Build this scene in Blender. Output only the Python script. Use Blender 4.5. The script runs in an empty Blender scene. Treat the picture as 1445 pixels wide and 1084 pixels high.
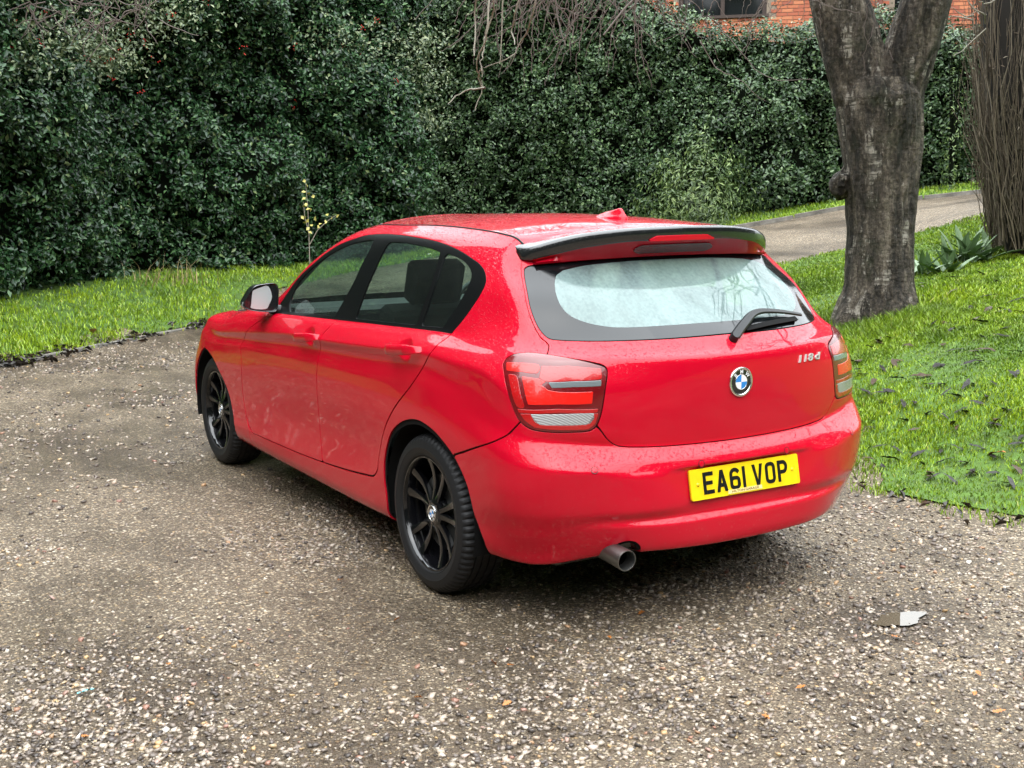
import bpy, bmesh, math, random
import numpy as np
from mathutils import Vector, Matrix
from mathutils.bvhtree import BVHTree

sc = bpy.context.scene
COL = sc.collection
rng = np.random.default_rng(7)
random.seed(7)

# ---------------------------------------------------------------- camera (world axes = the parked car's axes, rear axle at y=0)
PW, PH, FPX = 1445, 1084, 1713.97
CAM = np.array([-2.9594, -4.1445, 1.5791])
YAW, PITCH, ROLL = [math.radians(a) for a in (31.0244, 9.161, -.3649)]
def cam_axes():
    f = np.array([math.sin(YAW)*math.cos(PITCH), math.cos(YAW)*math.cos(PITCH), -math.sin(PITCH)])
    r = np.cross(f, [0, 0, 1]); r /= np.linalg.norm(r); u = np.cross(r, f)
    c, s = math.cos(ROLL), math.sin(ROLL)
    return c*r+s*u, -s*r+c*u, f
CR, CU, CF = cam_axes()
cd = bpy.data.cameras.new('camera'); camo = bpy.data.objects.new('camera', cd); COL.objects.link(camo)
camo.matrix_world = Matrix(((CR[0], CU[0], -CF[0], CAM[0]), (CR[1], CU[1], -CF[1], CAM[1]), (CR[2], CU[2], -CF[2], CAM[2]), (0, 0, 0, 1)))
cd.sensor_fit = 'HORIZONTAL'; cd.sensor_width = 36; cd.lens = FPX/PW*36; cd.clip_end = 500; cd.clip_start = .05
sc.camera = camo
def ray(u, v):                                            # a photo pixel gives a direction only
    d = (u-PW/2)/FPX*CR-(v-PH/2)/FPX*CU+CF
    return d/np.linalg.norm(d)
def at_dist(u, v, d): return CAM+ray(u, v)*d
def on_plane(u, v, ax, val):
    d = ray(u, v); return CAM+d*((val-CAM[ax])/d[ax])

# ---------------------------------------------------------------- overcast sky and a weak, very soft sun
SUN_EL, SUN_AZ = math.radians(58), math.radians(215)      # azimuth from +y towards +x
wd = bpy.data.worlds.new('World'); sc.world = wd; wd.use_nodes = True
wn = wd.node_tree.nodes; wl = wd.node_tree.links
bg = wn['Background']
sky = wn.new('ShaderNodeTexSky'); sky.sky_type = 'NISHITA'; sky.sun_disc = False
sky.sun_elevation = SUN_EL; sky.sun_rotation = SUN_AZ; sky.air_density = 1.5; sky.dust_density = 6; sky.ozone_density = 1
hsv = wn.new('ShaderNodeHueSaturation'); hsv.inputs['Saturation'].default_value = .22
wl.new(sky.outputs[0], hsv.inputs['Color'])
# a closed cloud deck over it: brightest overhead, a third of that at the horizon
tcw = wn.new('ShaderNodeTexCoord'); sxw = wn.new('ShaderNodeSeparateXYZ'); wl.new(tcw.outputs['Generated'], sxw.inputs[0])
mrw = wn.new('ShaderNodeMapRange'); mrw.inputs[1].default_value = 0; mrw.inputs[2].default_value = 1; mrw.inputs[3].default_value = .26; mrw.inputs[4].default_value = 1; wl.new(sxw.outputs[2], mrw.inputs[0])
cl_ = wn.new('ShaderNodeVectorMath'); cl_.operation = 'SCALE'; cl_.inputs[0].default_value = (31, 33, 34.5); wl.new(mrw.outputs[0], cl_.inputs['Scale'])
mxw = wn.new('ShaderNodeMix'); mxw.data_type = 'RGBA'; mxw.inputs[0].default_value = .75; wl.new(hsv.outputs[0], mxw.inputs[6]); wl.new(cl_.outputs[0], mxw.inputs[7])
wl.new(mxw.outputs[2], bg.inputs[0]); bg.inputs[1].default_value = .14
sd = bpy.data.lights.new('sun', 'SUN'); sd.energy = .8; sd.angle = math.radians(100); sd.color = (1, .97, .92)
so = bpy.data.objects.new('sun', sd); COL.objects.link(so)
sdir = Vector((math.sin(SUN_AZ)*math.cos(SUN_EL), math.cos(SUN_AZ)*math.cos(SUN_EL), math.sin(SUN_EL)))
so.rotation_euler = (-sdir).to_track_quat('-Z', 'Y').to_euler(); so.location = (-6, -6, 12)
vs = sc.view_settings; vs.view_transform = 'Standard'; vs.look = 'None'; vs.gamma = 1; vs.use_curve_mapping = False; vs.exposure = .74
sc.cycles.max_bounces = 8; sc.cycles.transparent_max_bounces = 16; sc.cycles.caustics_reflective = False; sc.cycles.caustics_refractive = False

# ---------------------------------------------------------------- helpers
def material(name, base=(.5, .5, .5), rough=.5, metal=0, coat=0, spec=.5, **kw):
    m = bpy.data.materials.new(name); m.use_nodes = True
    b = m.node_tree.nodes['Principled BSDF']
    b.inputs['Base Color'].default_value = (*base, 1); b.inputs['Roughness'].default_value = rough
    b.inputs['Metallic'].default_value = metal; b.inputs['Coat Weight'].default_value = coat
    b.inputs['Coat Roughness'].default_value = kw.get('coat_rough', .03)
    b.inputs['Specular IOR Level'].default_value = spec
    return m
def nodes(m): return m.node_tree.nodes, m.node_tree.links, m.node_tree.nodes['Principled BSDF']
def nd(N, kind, **kw):
    n = N.new('ShaderNode'+kind)
    for k, v in kw.items():
        if k in n.inputs.keys() if hasattr(n.inputs, 'keys') else False: n.inputs[k].default_value = v
        else: setattr(n, k, v)
    return n
def ramp(N, stops, interp='LINEAR'):
    r = N.new('ShaderNodeValToRGB'); r.color_ramp.interpolation = interp
    e = r.color_ramp.elements
    while len(e) < len(stops): e.new(.5)
    for el, (p, c) in zip(e, stops):
        el.position = p; el.color = (*c, 1) if len(c) == 3 else c
    return r
def tex_coord(N, L, kind='Object', scale=None):
    t = N.new('ShaderNodeTexCoord')
    if scale is None: return t.outputs[kind]
    mp = N.new('ShaderNodeMapping'); mp.inputs['Scale'].default_value = scale
    L.new(t.outputs[kind], mp.inputs[0]); return mp.outputs[0]
def add_bump(m, src, strength=.3, dist=.01, normal_in=None):
    N, L, b = nodes(m); bp = N.new('ShaderNodeBump'); bp.inputs['Strength'].default_value = strength; bp.inputs['Distance'].default_value = dist
    L.new(src, bp.inputs['Height'])
    if normal_in is not None: L.new(normal_in, bp.inputs['Normal'])
    L.new(bp.outputs[0], b.inputs['Normal']); return bp.outputs[0]
def noise(N, L, co, scale, detail=4, rough=.55):
    n = N.new('ShaderNodeTexNoise'); n.inputs['Scale'].default_value = scale; n.inputs['Detail'].default_value = detail; n.inputs['Roughness'].default_value = rough
    L.new(co, n.inputs['Vector']); return n
def mixc(N, L, fac, a, b, blend='MIX'):
    x = N.new('ShaderNodeMix'); x.data_type = 'RGBA'; x.blend_type = blend
    for s, v in ((x.inputs[0], fac), (x.inputs[6], a), (x.inputs[7], b)):
        if isinstance(v, (int, float)): s.default_value = v
        elif isinstance(v, tuple): s.default_value = (*v, 1)
        else: L.new(v, s)
    return x.outputs[2]
def mathn(N, L, op, a, b=None, clamp=False):
    x = N.new('ShaderNodeMath'); x.operation = op; x.use_clamp = clamp
    for s, v in ((x.inputs[0], a), (x.inputs[1], b)):
        if v is None: continue
        if isinstance(v, (int, float)): s.default_value = v
        else: L.new(v, s)
    return x.outputs[0]

def link(o, parent=None):
    COL.objects.link(o)
    if parent is not None: o.parent = parent
    return o
def mesh_np(name, V, F, mat, parent=None, smooth=True, normals=None):
    """V (n,3), F list/array of index tuples -> one mesh object"""
    me = bpy.data.meshes.new(name)
    V = np.asarray(V, float)
    if isinstance(F, np.ndarray) and F.ndim == 2:
        nf, k = F.shape
        me.vertices.add(len(V)); me.vertices.foreach_set('co', V.astype(np.float32).ravel())
        me.loops.add(nf*k); me.loops.foreach_set('vertex_index', F.astype(np.int32).ravel())
        me.polygons.add(nf); me.polygons.foreach_set('loop_start', np.arange(0, nf*k, k, dtype=np.int32))
        me.update(calc_edges=True); me.validate(verbose=False)
    else:
        me.from_pydata([tuple(v) for v in V], [], [tuple(f) for f in F]); me.update()
    if smooth: me.polygons.foreach_set('use_smooth', np.ones(len(me.polygons), bool))
    if normals is not None and len(normals) == len(me.vertices): me.normals_split_custom_set_from_vertices([tuple(n) for n in normals])
    if mat is not None: me.materials.append(mat)
    o = bpy.data.objects.new(name, me)
    return link(o, parent)
def bm_obj(name, bm, mat, parent=None, smooth=True, angle=40):
    bmesh.ops.recalc_face_normals(bm, faces=bm.faces[:])
    if smooth:
        for f in bm.faces: f.smooth = True
        a = math.radians(angle)
        for e in bm.edges:
            if len(e.link_faces) == 2 and e.calc_face_angle(0) > a: e.smooth = False
    me = bpy.data.meshes.new(name); bm.to_mesh(me); bm.free()
    if mat is not None: me.materials.append(mat)
    return link(bpy.data.objects.new(name, me), parent)
def empty(name, loc=(0, 0, 0)):
    o = bpy.data.objects.new(name, None); o.location = loc; o.empty_display_size = .3; COL.objects.link(o); return o
def tag(o, label=None, cat=None, group=None, kind=None):
    for k, v in (('label', label), ('category', cat), ('group', group), ('kind', kind)):
        if v: o[k] = v
    return o
def bm_box(bm, c, s, M=None, bevel=0):
    r = bmesh.ops.create_cube(bm, size=1)['verts']
    for v in r: v.co = Vector((v.co.x*s[0], v.co.y*s[1], v.co.z*s[2]))
    if bevel: 
        es = {e for v in r for e in v.link_edges}
        r2 = bmesh.ops.bevel(bm, geom=list(es), offset=bevel, segments=3, profile=.7, affect='EDGES', clamp_overlap=True)
        r = list({v for f in r2['faces'] for v in f.verts} | {v for v in r if v.is_valid})
    T = Matrix.Translation(c) @ (M.to_4x4() if M is not None else Matrix())
    for v in r: v.co = T @ v.co
    return r
def tube(bm, pts, rad, seg=8, cap=True):
    """a tube through points with a radius per point"""
    pts = [Vector(p) for p in pts]; n = len(pts)
    if not hasattr(rad, '__len__'): rad = [rad]*n
    rings = []; up = Vector((0, 0, 1))
    prev = None
    for i, p in enumerate(pts):
        d = (pts[min(i+1, n-1)]-pts[max(i-1, 0)]).normalized()
        if prev is None:
            a = d.cross(up if abs(d.z) < .9 else Vector((1, 0, 0))).normalized()
        else: a = (prev-d*prev.dot(d)).normalized()
        prev = a; b = d.cross(a)
        rings.append([bm.verts.new(p+(a*math.cos(2*math.pi*k/seg)+b*math.sin(2*math.pi*k/seg))*rad[i]) for k in range(seg)])
    for r0, r1 in zip(rings, rings[1:]):
        for k in range(seg): bm.faces.new((r0[k], r0[(k+1) % seg], r1[(k+1) % seg], r1[k]))
    if cap:
        bm.faces.new(rings[0][::-1]); bm.faces.new(rings[-1])
    return rings
def loft(bm, rings, close=True, cap=False):
    R = [[bm.verts.new(p) for p in r] for r in rings]
    n = len(R[0])
    for a, b in zip(R, R[1:]):
        for k in range(n if close else n-1): bm.faces.new((a[k], a[(k+1) % n], b[(k+1) % n], b[k]))
    if cap: bm.faces.new(R[0][::-1]); bm.faces.new(R[-1])
    return R
def crom(P, n=8, closed=False):
    """Catmull-Rom through points"""
    P = np.asarray(P, float); m = len(P)
    out = []
    for i in range(m if closed else m-1):
        p0, p1, p2, p3 = (P[(i-1) % m], P[i], P[(i+1) % m], P[(i+2) % m]) if closed else (P[max(i-1, 0)], P[i], P[i+1], P[min(i+2, m-1)])
        for t in np.linspace(0, 1, n, endpoint=False):
            out.append(.5*(2*p1+(p2-p0)*t+(2*p0-5*p1+4*p2-p3)*t*t+(3*p1-p0-3*p2+p3)*t**3))
    if not closed: out.append(P[-1])
    return np.array(out)
# ---------------------------------------------------------------- car body surface (left half, rear axle at y=0)
def nat_spline(t, P, tt):
    n = len(t); h = np.diff(t)
    A = np.zeros((n, n)); B = np.zeros((n, P.shape[1]))
    A[0, 0] = A[-1, -1] = 1
    for i in range(1, n-1):
        A[i, i-1] = h[i-1]; A[i, i] = 2*(h[i-1]+h[i]); A[i, i+1] = h[i]
        B[i] = 6*((P[i+1]-P[i])/h[i]-(P[i]-P[i-1])/h[i-1])
    M = np.linalg.solve(A, B)
    k = np.clip(np.searchsorted(t, tt, side='right')-1, 0, n-2)
    a = (t[k+1]-tt)[:, None]; b = (tt-t[k])[:, None]; hk = h[k][:, None]
    return (M[k]*a**3+M[k+1]*b**3)/(6*hk)+(P[k]/hk-M[k]*hk/6)*a+(P[k+1]/hk-M[k+1]*hk/6)*b

def pchip(t, P, tt):
    t = np.asarray(t, float); P = np.asarray(P, float)
    if P.ndim == 1: P = P[:, None]
    h = np.diff(t)[:, None]; d = np.diff(P, axis=0)/h
    m = np.zeros_like(P); m[0] = d[0]; m[-1] = d[-1]
    w1 = 2*h[1:]+h[:-1]; w2 = h[1:]+2*h[:-1]
    same = d[:-1]*d[1:] > 0
    with np.errstate(divide='ignore', invalid='ignore'):
        m[1:-1] = np.where(same, (w1+w2)/(w1/d[:-1]+w2/d[1:]), 0)
    k = np.clip(np.searchsorted(t, tt, side='right')-1, 0, len(t)-2)
    s = ((tt-t[k])/h[k, 0])[:, None]; hk = h[k]
    return (1+2*s)*(1-s)**2*P[k]+s*(1-s)**2*hk*m[k]+s*s*(3-2*s)*P[k+1]+s*s*(s-1)*hk*m[k+1]

ST = np.array([2.95, 2.69, 2.35, 1.9, 1.45, 1.0, .55, .2, -.05, -.25, -.45])     # side stations
def side(keys):
    k = np.array(sorted(keys))
    r = pchip(k[:, 0], k[:, 1:], np.clip(ST, k[0, 0], k[-1, 0]))
    return [(w, y, z) for (w, z), y in zip(r, ST)]
def nose(y, z, w=.80, zc=None):
    zc = zc or z
    return [(0, y, z), (.35*w/.8, y-.03, z), (.64*w/.8, y-.14, z*.6+zc*.4), (w*1.04, y-.33, zc)]
ROWS = [
 nose(3.15, .19, .60)+side([(2.95, .62, .19), (2.3, .70, .17), (.4, .70, .17), (-.45, .66, .235)])
  + [(.64, -.58, .25), (.60, -.66, .265), (.52, -.70, .28), (.38, -.74, .29), (.19, -.76, .295), (0, -.77, .297)],
 nose(3.36, .21, .77)+side([(2.95, .80, .22), (2.3, .84, .205), (1.3, .845, .205), (.4, .845, .208), (0, .845, .235), (-.45, .805, .252)])
  + [(.733, -.60, .247), (.652, -.672, .264), (.55, -.758, .297), (.41, -.845, .312), (.2, -.882, .308), (0, -.89, .306)],
 nose(3.40, .25, .80)+side([(2.95, .835, .26), (2.3, .866, .25), (.4, .868, .255), (0, .868, .28), (-.45, .832, .30)])
  + [(.755, -.605, .295), (.678, -.68, .308), (.57, -.768, .328), (.415, -.856, .345), (.2, -.892, .35), (0, -.90, .35)],
 nose(3.42, .30, .81)+side([(2.95, .86, .33), (2.3, .872, .302), (1.35, .872, .317), (.5, .874, .368), (0, .876, .385), (-.45, .845, .37)])
  + [(.787, -.615, .36), (.708, -.697, .378), (.59, -.787, .404), (.42, -.864, .409), (.2, -.893, .409), (0, -.90, .409)],
 nose(3.43, .35, .815)+side([(2.95, .865, .38), (2.3, .868, .345), (1.35, .867, .36), (.5, .872, .41), (0, .878, .42), (-.45, .853, .40)])
  + [(.80, -.617, .394), (.72, -.702, .405), (.59, -.788, .424), (.42, -.848, .426), (.2, -.872, .426), (0, -.879, .426)],
 nose(3.435, .42, .82)+side([(2.95, .868, .45), (2.3, .868, .44), (1.35, .861, .455), (.5, .870, .49), (0, .882, .49), (-.45, .866, .465)])
  + [(.828, -.622, .46), (.74, -.716, .462), (.60, -.80, .463), (.42, -.866, .466), (.2, -.873, .468), (0, -.877, .468)],
 nose(3.43, .50, .82)+side([(2.95, .868, .53), (2.3, .872, .55), (1.35, .866, .56), (.5, .874, .58), (0, .884, .585), (-.45, .872, .56)])
  + [(.845, -.62, .56), (.762, -.716, .565), (.61, -.805, .575), (.42, -.860, .582), (.2, -.855, .587), (0, -.857, .588)],
 nose(3.42, .56, .815)+side([(2.95, .865, .60), (2.3, .875, .63), (1.35, .872, .645), (.5, .878, .66), (0, .884, .67), (-.45, .874, .635)])
  + [(.845, -.62, .625), (.768, -.713, .618), (.615, -.805, .608), (.42, -.850, .603), (.2, -.872, .602), (0, -.879, .602)],
 nose(3.40, .61, .81)+side([(2.95, .86, .65), (2.3, .874, .69), (1.35, .874, .715), (.5, .878, .735), (0, .880, .75), (-.45, .869, .695)])
  + [(.84, -.615, .668), (.760, -.70, .650), (.61, -.785, .637), (.42, -.838, .632), (.2, -.862, .630), (0, -.869, .629)],
 nose(3.37, .66, .80)+side([(2.95, .852, .70), (2.3, .870, .74), (1.35, .872, .78), (.5, .874, .805), (0, .872, .83), (-.45, .853, .765)])
  + [(.82, -.605, .725), (.745, -.665, .712), (.60, -.725, .692), (.42, -.785, .677), (.2, -.815, .667), (0, -.823, .665)],
 nose(3.34, .70, .79)+side([(2.95, .843, .745), (2.14, .860, .785), (1.35, .860, .838), (.5, .862, .873), (0, .860, .90), (-.45, .845, .85)])
  + [(.816, -.60, .79), (.745, -.67, .765), (.605, -.735, .735), (.42, -.79, .718), (.2, -.82, .712), (0, -.828, .711)],
 nose(3.30, .74, .77)+side([(2.95, .82, .78), (2.5, .864, .80), (1.4, .875, .89), (.99, .876, .903), (.32, .874, .938), (0, .864, .955), (-.45, .842, .93)])
  + [(.816, -.59, .87), (.738, -.67, .845), (.605, -.74, .82), (.42, -.795, .81), (.2, -.826, .805), (0, -.835, .805)],
 nose(3.24, .77, .73)+side([(2.95, .795, .81), (2.5, .845, .85), (1.4, .860, .918), (.99, .860, .932), (.32, .857, .966), (0, .848, .985), (-.45, .818, .972)])
  + [(.795, -.578, .94), (.723, -.655, .92), (.60, -.735, .90), (.42, -.791, .893), (.2, -.827, .89), (0, -.837, .89)],
 nose(3.15, .80, .68)+side([(2.95, .74, .835), (2.5, .80, .895), (1.8, .835, .945), (1, .833, .972), (.32, .828, 1.0), (0, .818, 1.012), (-.45, .785, 1.008)])
  + [(.765, -.56, 1.0), (.703, -.628, .995), (.59, -.703, .992), (.42, -.774, .987), (.2, -.820, .982), (0, -.832, .980)],
 [(0, 2.24, 1.01), (.15, 2.24, 1.009), (.27, 2.23, 1.007), (.37, 2.215, 1.004), (.47, 2.19, 1.0), (.65, 2.12, .988), (.76, 2.03, .975), (.797, 1.80, .968), (.803, 1.43, .977), (.805, 1.0, .993), (.803, .55, 1.011), (.80, .2, 1.028), (.792, -.05, 1.036), (.782, -.22, 1.036), (.768, -.40, 1.034)]
  + [(.745, -.535, 1.018), (.682, -.592, 1.013), (.58, -.665, 1.01), (.42, -.737, 1.006), (.2, -.785, 1.002), (0, -.797, 1.0)],
 [(0, 2.16, 1.05), (.15, 2.16, 1.049), (.26, 2.145, 1.047), (.35, 2.125, 1.044), (.44, 2.10, 1.04), (.61, 2.03, 1.032), (.73, 1.93, 1.022), (.777, 1.73, 1.012), (.787, 1.40, 1.02), (.79, .98, 1.037), (.788, .54, 1.055), (.783, .2, 1.07), (.775, -.055, 1.08), (.762, -.22, 1.08), (.742, -.37, 1.075)]
  + [(.715, -.505, 1.053), (.655, -.552, 1.048), (.565, -.618, 1.046), (.42, -.685, 1.046), (.2, -.73, 1.047), (0, -.745, 1.047)],
 [(0, 1.845, 1.235), (.14, 1.84, 1.234), (.25, 1.825, 1.232), (.33, 1.80, 1.23), (.41, 1.77, 1.227), (.55, 1.69, 1.23), (.665, 1.585, 1.228), (.706, 1.435, 1.215), (.72, 1.2, 1.2), (.727, .87, 1.215), (.727, .50, 1.225), (.723, .17, 1.23), (.716, -.06, 1.23), (.706, -.20, 1.225), (.69, -.315, 1.22)]
  + [(.672, -.405, 1.185), (.622, -.445, 1.178), (.535, -.497, 1.175), (.40, -.54, 1.177), (.2, -.565, 1.18), (0, -.573, 1.18)],
 [(0, 1.48, 1.397), (.13, 1.48, 1.396), (.24, 1.465, 1.393), (.32, 1.44, 1.388), (.385, 1.41, 1.383), (.49, 1.345, 1.382), (.582, 1.255, 1.372), (.621, 1.135, 1.369), (.632, .95, 1.370), (.645, .70, 1.378), (.648, .42, 1.381), (.645, .14, 1.374), (.64, -.05, 1.362), (.633, -.16, 1.348), (.626, -.235, 1.33)]
  + [(.617, -.288, 1.295), (.578, -.315, 1.297), (.50, -.350, 1.303), (.38, -.378, 1.31), (.19, -.395, 1.315), (0, -.40, 1.317)],
 [(0, 1.31, 1.432), (.13, 1.31, 1.431), (.23, 1.295, 1.428), (.30, 1.27, 1.423), (.36, 1.24, 1.416), (.44, 1.19, 1.419), (.51, 1.12, 1.415), (.545, 1.02, 1.416), (.56, .88, 1.419), (.572, .65, 1.423), (.576, .40, 1.427), (.576, .13, 1.422), (.573, -.05, 1.413), (.57, -.15, 1.404), (.566, -.22, 1.39)]
  + [(.560, -.255, 1.372), (.535, -.268, 1.380), (.46, -.29, 1.395), (.35, -.308, 1.406), (.18, -.32, 1.414), (0, -.325, 1.417)],
]
CAGE = np.array(ROWS)            # rows, columns, (w, y, z)
CAGE = CAGE*np.array([-1, 1, 1]) # left side: x negative
CREASE = [3, 8, 9, 11, 13]
def dense(C, du=.013, dv=.009):
    nr, nc = C.shape[:2]
    cu = np.linalg.norm(np.diff(C[4:14], axis=1), axis=2).mean(0)
    tu = np.r_[0, np.cumsum(cu)]
    uu = np.concatenate([np.linspace(tu[i], tu[i+1], max(3, int(cu[i]/du)), endpoint=False) for i in range(nc-1)]+[[tu[-1]]])
    D = np.array([nat_spline(tu, C[r], uu) for r in range(nr)])
    # a fair curve may not cross the centre plane
    D[:, 0, 0] = 0; D[:, -1, 0] = 0; D[..., 0] = np.minimum(D[..., 0], 0)
    cv = np.linalg.norm(np.diff(C[:, 7:], axis=0), axis=2).mean(1)
    tv = np.r_[0, np.cumsum(cv)]
    vv = np.concatenate([np.linspace(tv[i], tv[i+1], max(2, int(round(cv[i]/dv))), endpoint=False) for i in range(nr-1)]+[[tv[-1]]])
    cr = [0]+CREASE+[nr-1]; G = []
    for a, b in zip(cr, cr[1:]):
        m = (vv >= tv[a]-1e-9) & ((vv < tv[b]-1e-9) | (b == nr-1))
        G.append(pchip(tv[a:b+1], D[a:b+1].reshape(b-a+1, -1), vv[m]))
    G = np.concatenate(G).reshape(len(vv), len(uu), 3)
    def blur(A, ax, n, mirror):
        for _ in range(n):
            B = np.moveaxis(A, ax, 0)
            if mirror:
                m = np.array([-1, 1, 1]); e0 = B[1:2]*m; e1 = B[-2:-1]*m
            else: e0 = 2*B[0:1]-B[1:2]; e1 = 2*B[-1:]-B[-2:-1]
            E = np.concatenate([e0, B, e1])
            A = np.moveaxis(.25*E[:-2]+.5*E[1:-1]+.25*E[2:], 0, ax)
        return A
    G = blur(G, 0, 2, False); G = blur(G, 1, 10, True)
    return G, uu, vv
G, GU, GV = dense(CAGE)
# finger scoops behind the two door handles
for yc, zc in ((1.17, .902), (.165, .952)):
    q = ((G[..., 1]-yc)/.068)**2+((G[..., 2]-zc)/.044)**2
    m = (q < 1) & (G[..., 0] < -.7)
    G[..., 0] += np.where(m, .020*(1-np.minimum(q, 1))**1.2, 0)
# ---------------------------------------------------------------- panels are cut out of the one fair body surface
NV, NU = G.shape[:2]
gn = np.cross(np.gradient(G, axis=1), np.gradient(G, axis=0)); gn /= np.linalg.norm(gn, axis=2, keepdims=True)+1e-12
if gn[60, 200, 0] > 0: gn = -gn
UVG = np.stack(np.meshgrid(GU, GV), axis=2)
GA = np.concatenate([G, gn, UVG], axis=2).reshape(-1, 8)           # position, normal, (u, v)
ii, jj = np.meshgrid(np.arange(NV-1), np.arange(NU-1), indexing='ij')
a0 = (ii*NU+jj).ravel(); a1 = a0+1; a2 = a0+NU+1; a3 = a0+NU
GT = np.concatenate([np.c_[a0, a1, a2], np.c_[a0, a2, a3]])
_t = GA[GT[:, :3]]
_fn = np.cross(_t[:, 1, :3]-_t[:, 0, :3], _t[:, 2, :3]-_t[:, 0, :3])
if (_fn*_t[:, 0, 3:6]).sum() < 0: GT = GT[:, ::-1].copy()
BVH = BVHTree.FromPolygons([tuple(v) for v in GA[:, :3]], [tuple(int(x) for x in t) for t in GT])
def cast(o, d):
    loc, nor, idx, dist = BVH.ray_cast(Vector(o), Vector(d))
    if loc is None: return None
    A = GA[GT[idx]]; e0 = A[1, :3]-A[0, :3]; e1 = A[2, :3]-A[0, :3]; q = np.array(loc)-A[0, :3]
    M = np.array([[e0@e0, e0@e1], [e0@e1, e1@e1]]); s, t = np.linalg.solve(M, [q@e0, q@e1])
    r = A[0]*(1-s-t)+A[1]*s+A[2]*t; r[3:6] /= np.linalg.norm(r[3:6]); return r
def px(pts, n=6, sm=True):
    """photo outline -> points on the body surface, as (u, v)"""
    out = [cast(CAM, ray(*p)) for p in pts]
    for p, o in zip(pts, out):
        if o is None: print('MISS', p)
    out = np.array([o[6:8] for o in out if o is not None])
    return crom(out, n) if sm else out
def yz(pts): return np.array([cast((-3, y, z), (1, 0, 0))[6:8] for y, z in pts])
def poly(*cs): return np.concatenate([np.atleast_2d(c) for c in cs])
def sdf(P, X):
    """signed distance of X (n,2) to the closed polygon P, negative inside"""
    A = P; B = np.roll(P, -1, axis=0); d2 = np.full(len(X), 1e9); ins = np.zeros(len(X), bool)
    for a, b in zip(A, B):
        e = b-a; w = X-a; L = e@e
        if L < 1e-14: continue
        t = np.clip((w@e)/L, 0, 1); q = w-t[:, None]*e; d2 = np.minimum(d2, (q*q).sum(1))
        c = ((a[1] > X[:, 1]) != (b[1] > X[:, 1]))
        if abs(b[1]-a[1]) > 1e-14: ins ^= c & (X[:, 0] < (b[0]-a[0])*(X[:, 1]-a[1])/(b[1]-a[1])+a[0])
    d = np.sqrt(d2); return np.where(ins, -d, d)
def clip(A, T, f):
    """keep the part of the triangle mesh where f <= 0 (f per vertex)"""
    ins = f <= 0; k = ins[T].sum(1)
    keep = [T[k == 3]]; newA = []; key = {}; base = len(A)
    part = T[(k == 1) | (k == 2)]
    E = []
    for t in part:
        t = [int(x) for x in t]; c = [ins[x] for x in t]
        poly_ = []
        for i in range(3):
            a, b = t[i], t[(i+1) % 3]
            if ins[a]: poly_.append(a)
            if ins[a] != ins[b]:
                kk = (min(a, b), max(a, b))
                if kk not in key:
                    s = f[a]/(f[a]-f[b]); s = min(max(s, .001), .999); r = A[a]*(1-s)+A[b]*s
                    key[kk] = base+len(newA); newA.append(r)
                poly_.append(key[kk])
        for i in range(1, len(poly_)-1): E.append((poly_[0], poly_[i], poly_[i+1]))
    A2 = np.concatenate([A, np.array(newA).reshape(-1, A.shape[1])]); T2 = np.concatenate(keep+[np.array(E, int).reshape(-1, 3)])
    used = np.unique(T2); m = np.full(len(A2), -1); m[used] = np.arange(len(used))
    return A2[used], m[T2]
def cut(A, T, inside=(), outside=(), gap=.0039):
    for P in inside: A, T = clip(A, T, sdf(P, A[:, 6:8])+gap)
    for P in outside: A, T = clip(A, T, -sdf(P, A[:, 6:8])+gap)
    return A, T
def refine(A, T):
    e = np.sort(np.concatenate([T[:, [0, 1]], T[:, [1, 2]], T[:, [2, 0]]]), axis=1)
    k, inv = np.unique(e, axis=0, return_inverse=True); inv = inv.ravel()+len(A); n = len(T)
    A2 = np.concatenate([A, (A[k[:, 0]]+A[k[:, 1]])/2]); a, b, c = inv[:n], inv[n:2*n], inv[2*n:]
    return A2, np.concatenate([np.c_[T[:, 0], a, c], np.c_[a, T[:, 1], b], np.c_[c, b, T[:, 2]], np.c_[a, b, c]])
def boundary(T):
    e = np.concatenate([T[:, [0, 1]], T[:, [1, 2]], T[:, [2, 0]]])
    k = np.sort(e, axis=1); _, inv, cnt = np.unique(k, axis=0, return_inverse=True, return_counts=True)
    return e[cnt[inv.ravel()] == 1]
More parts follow.
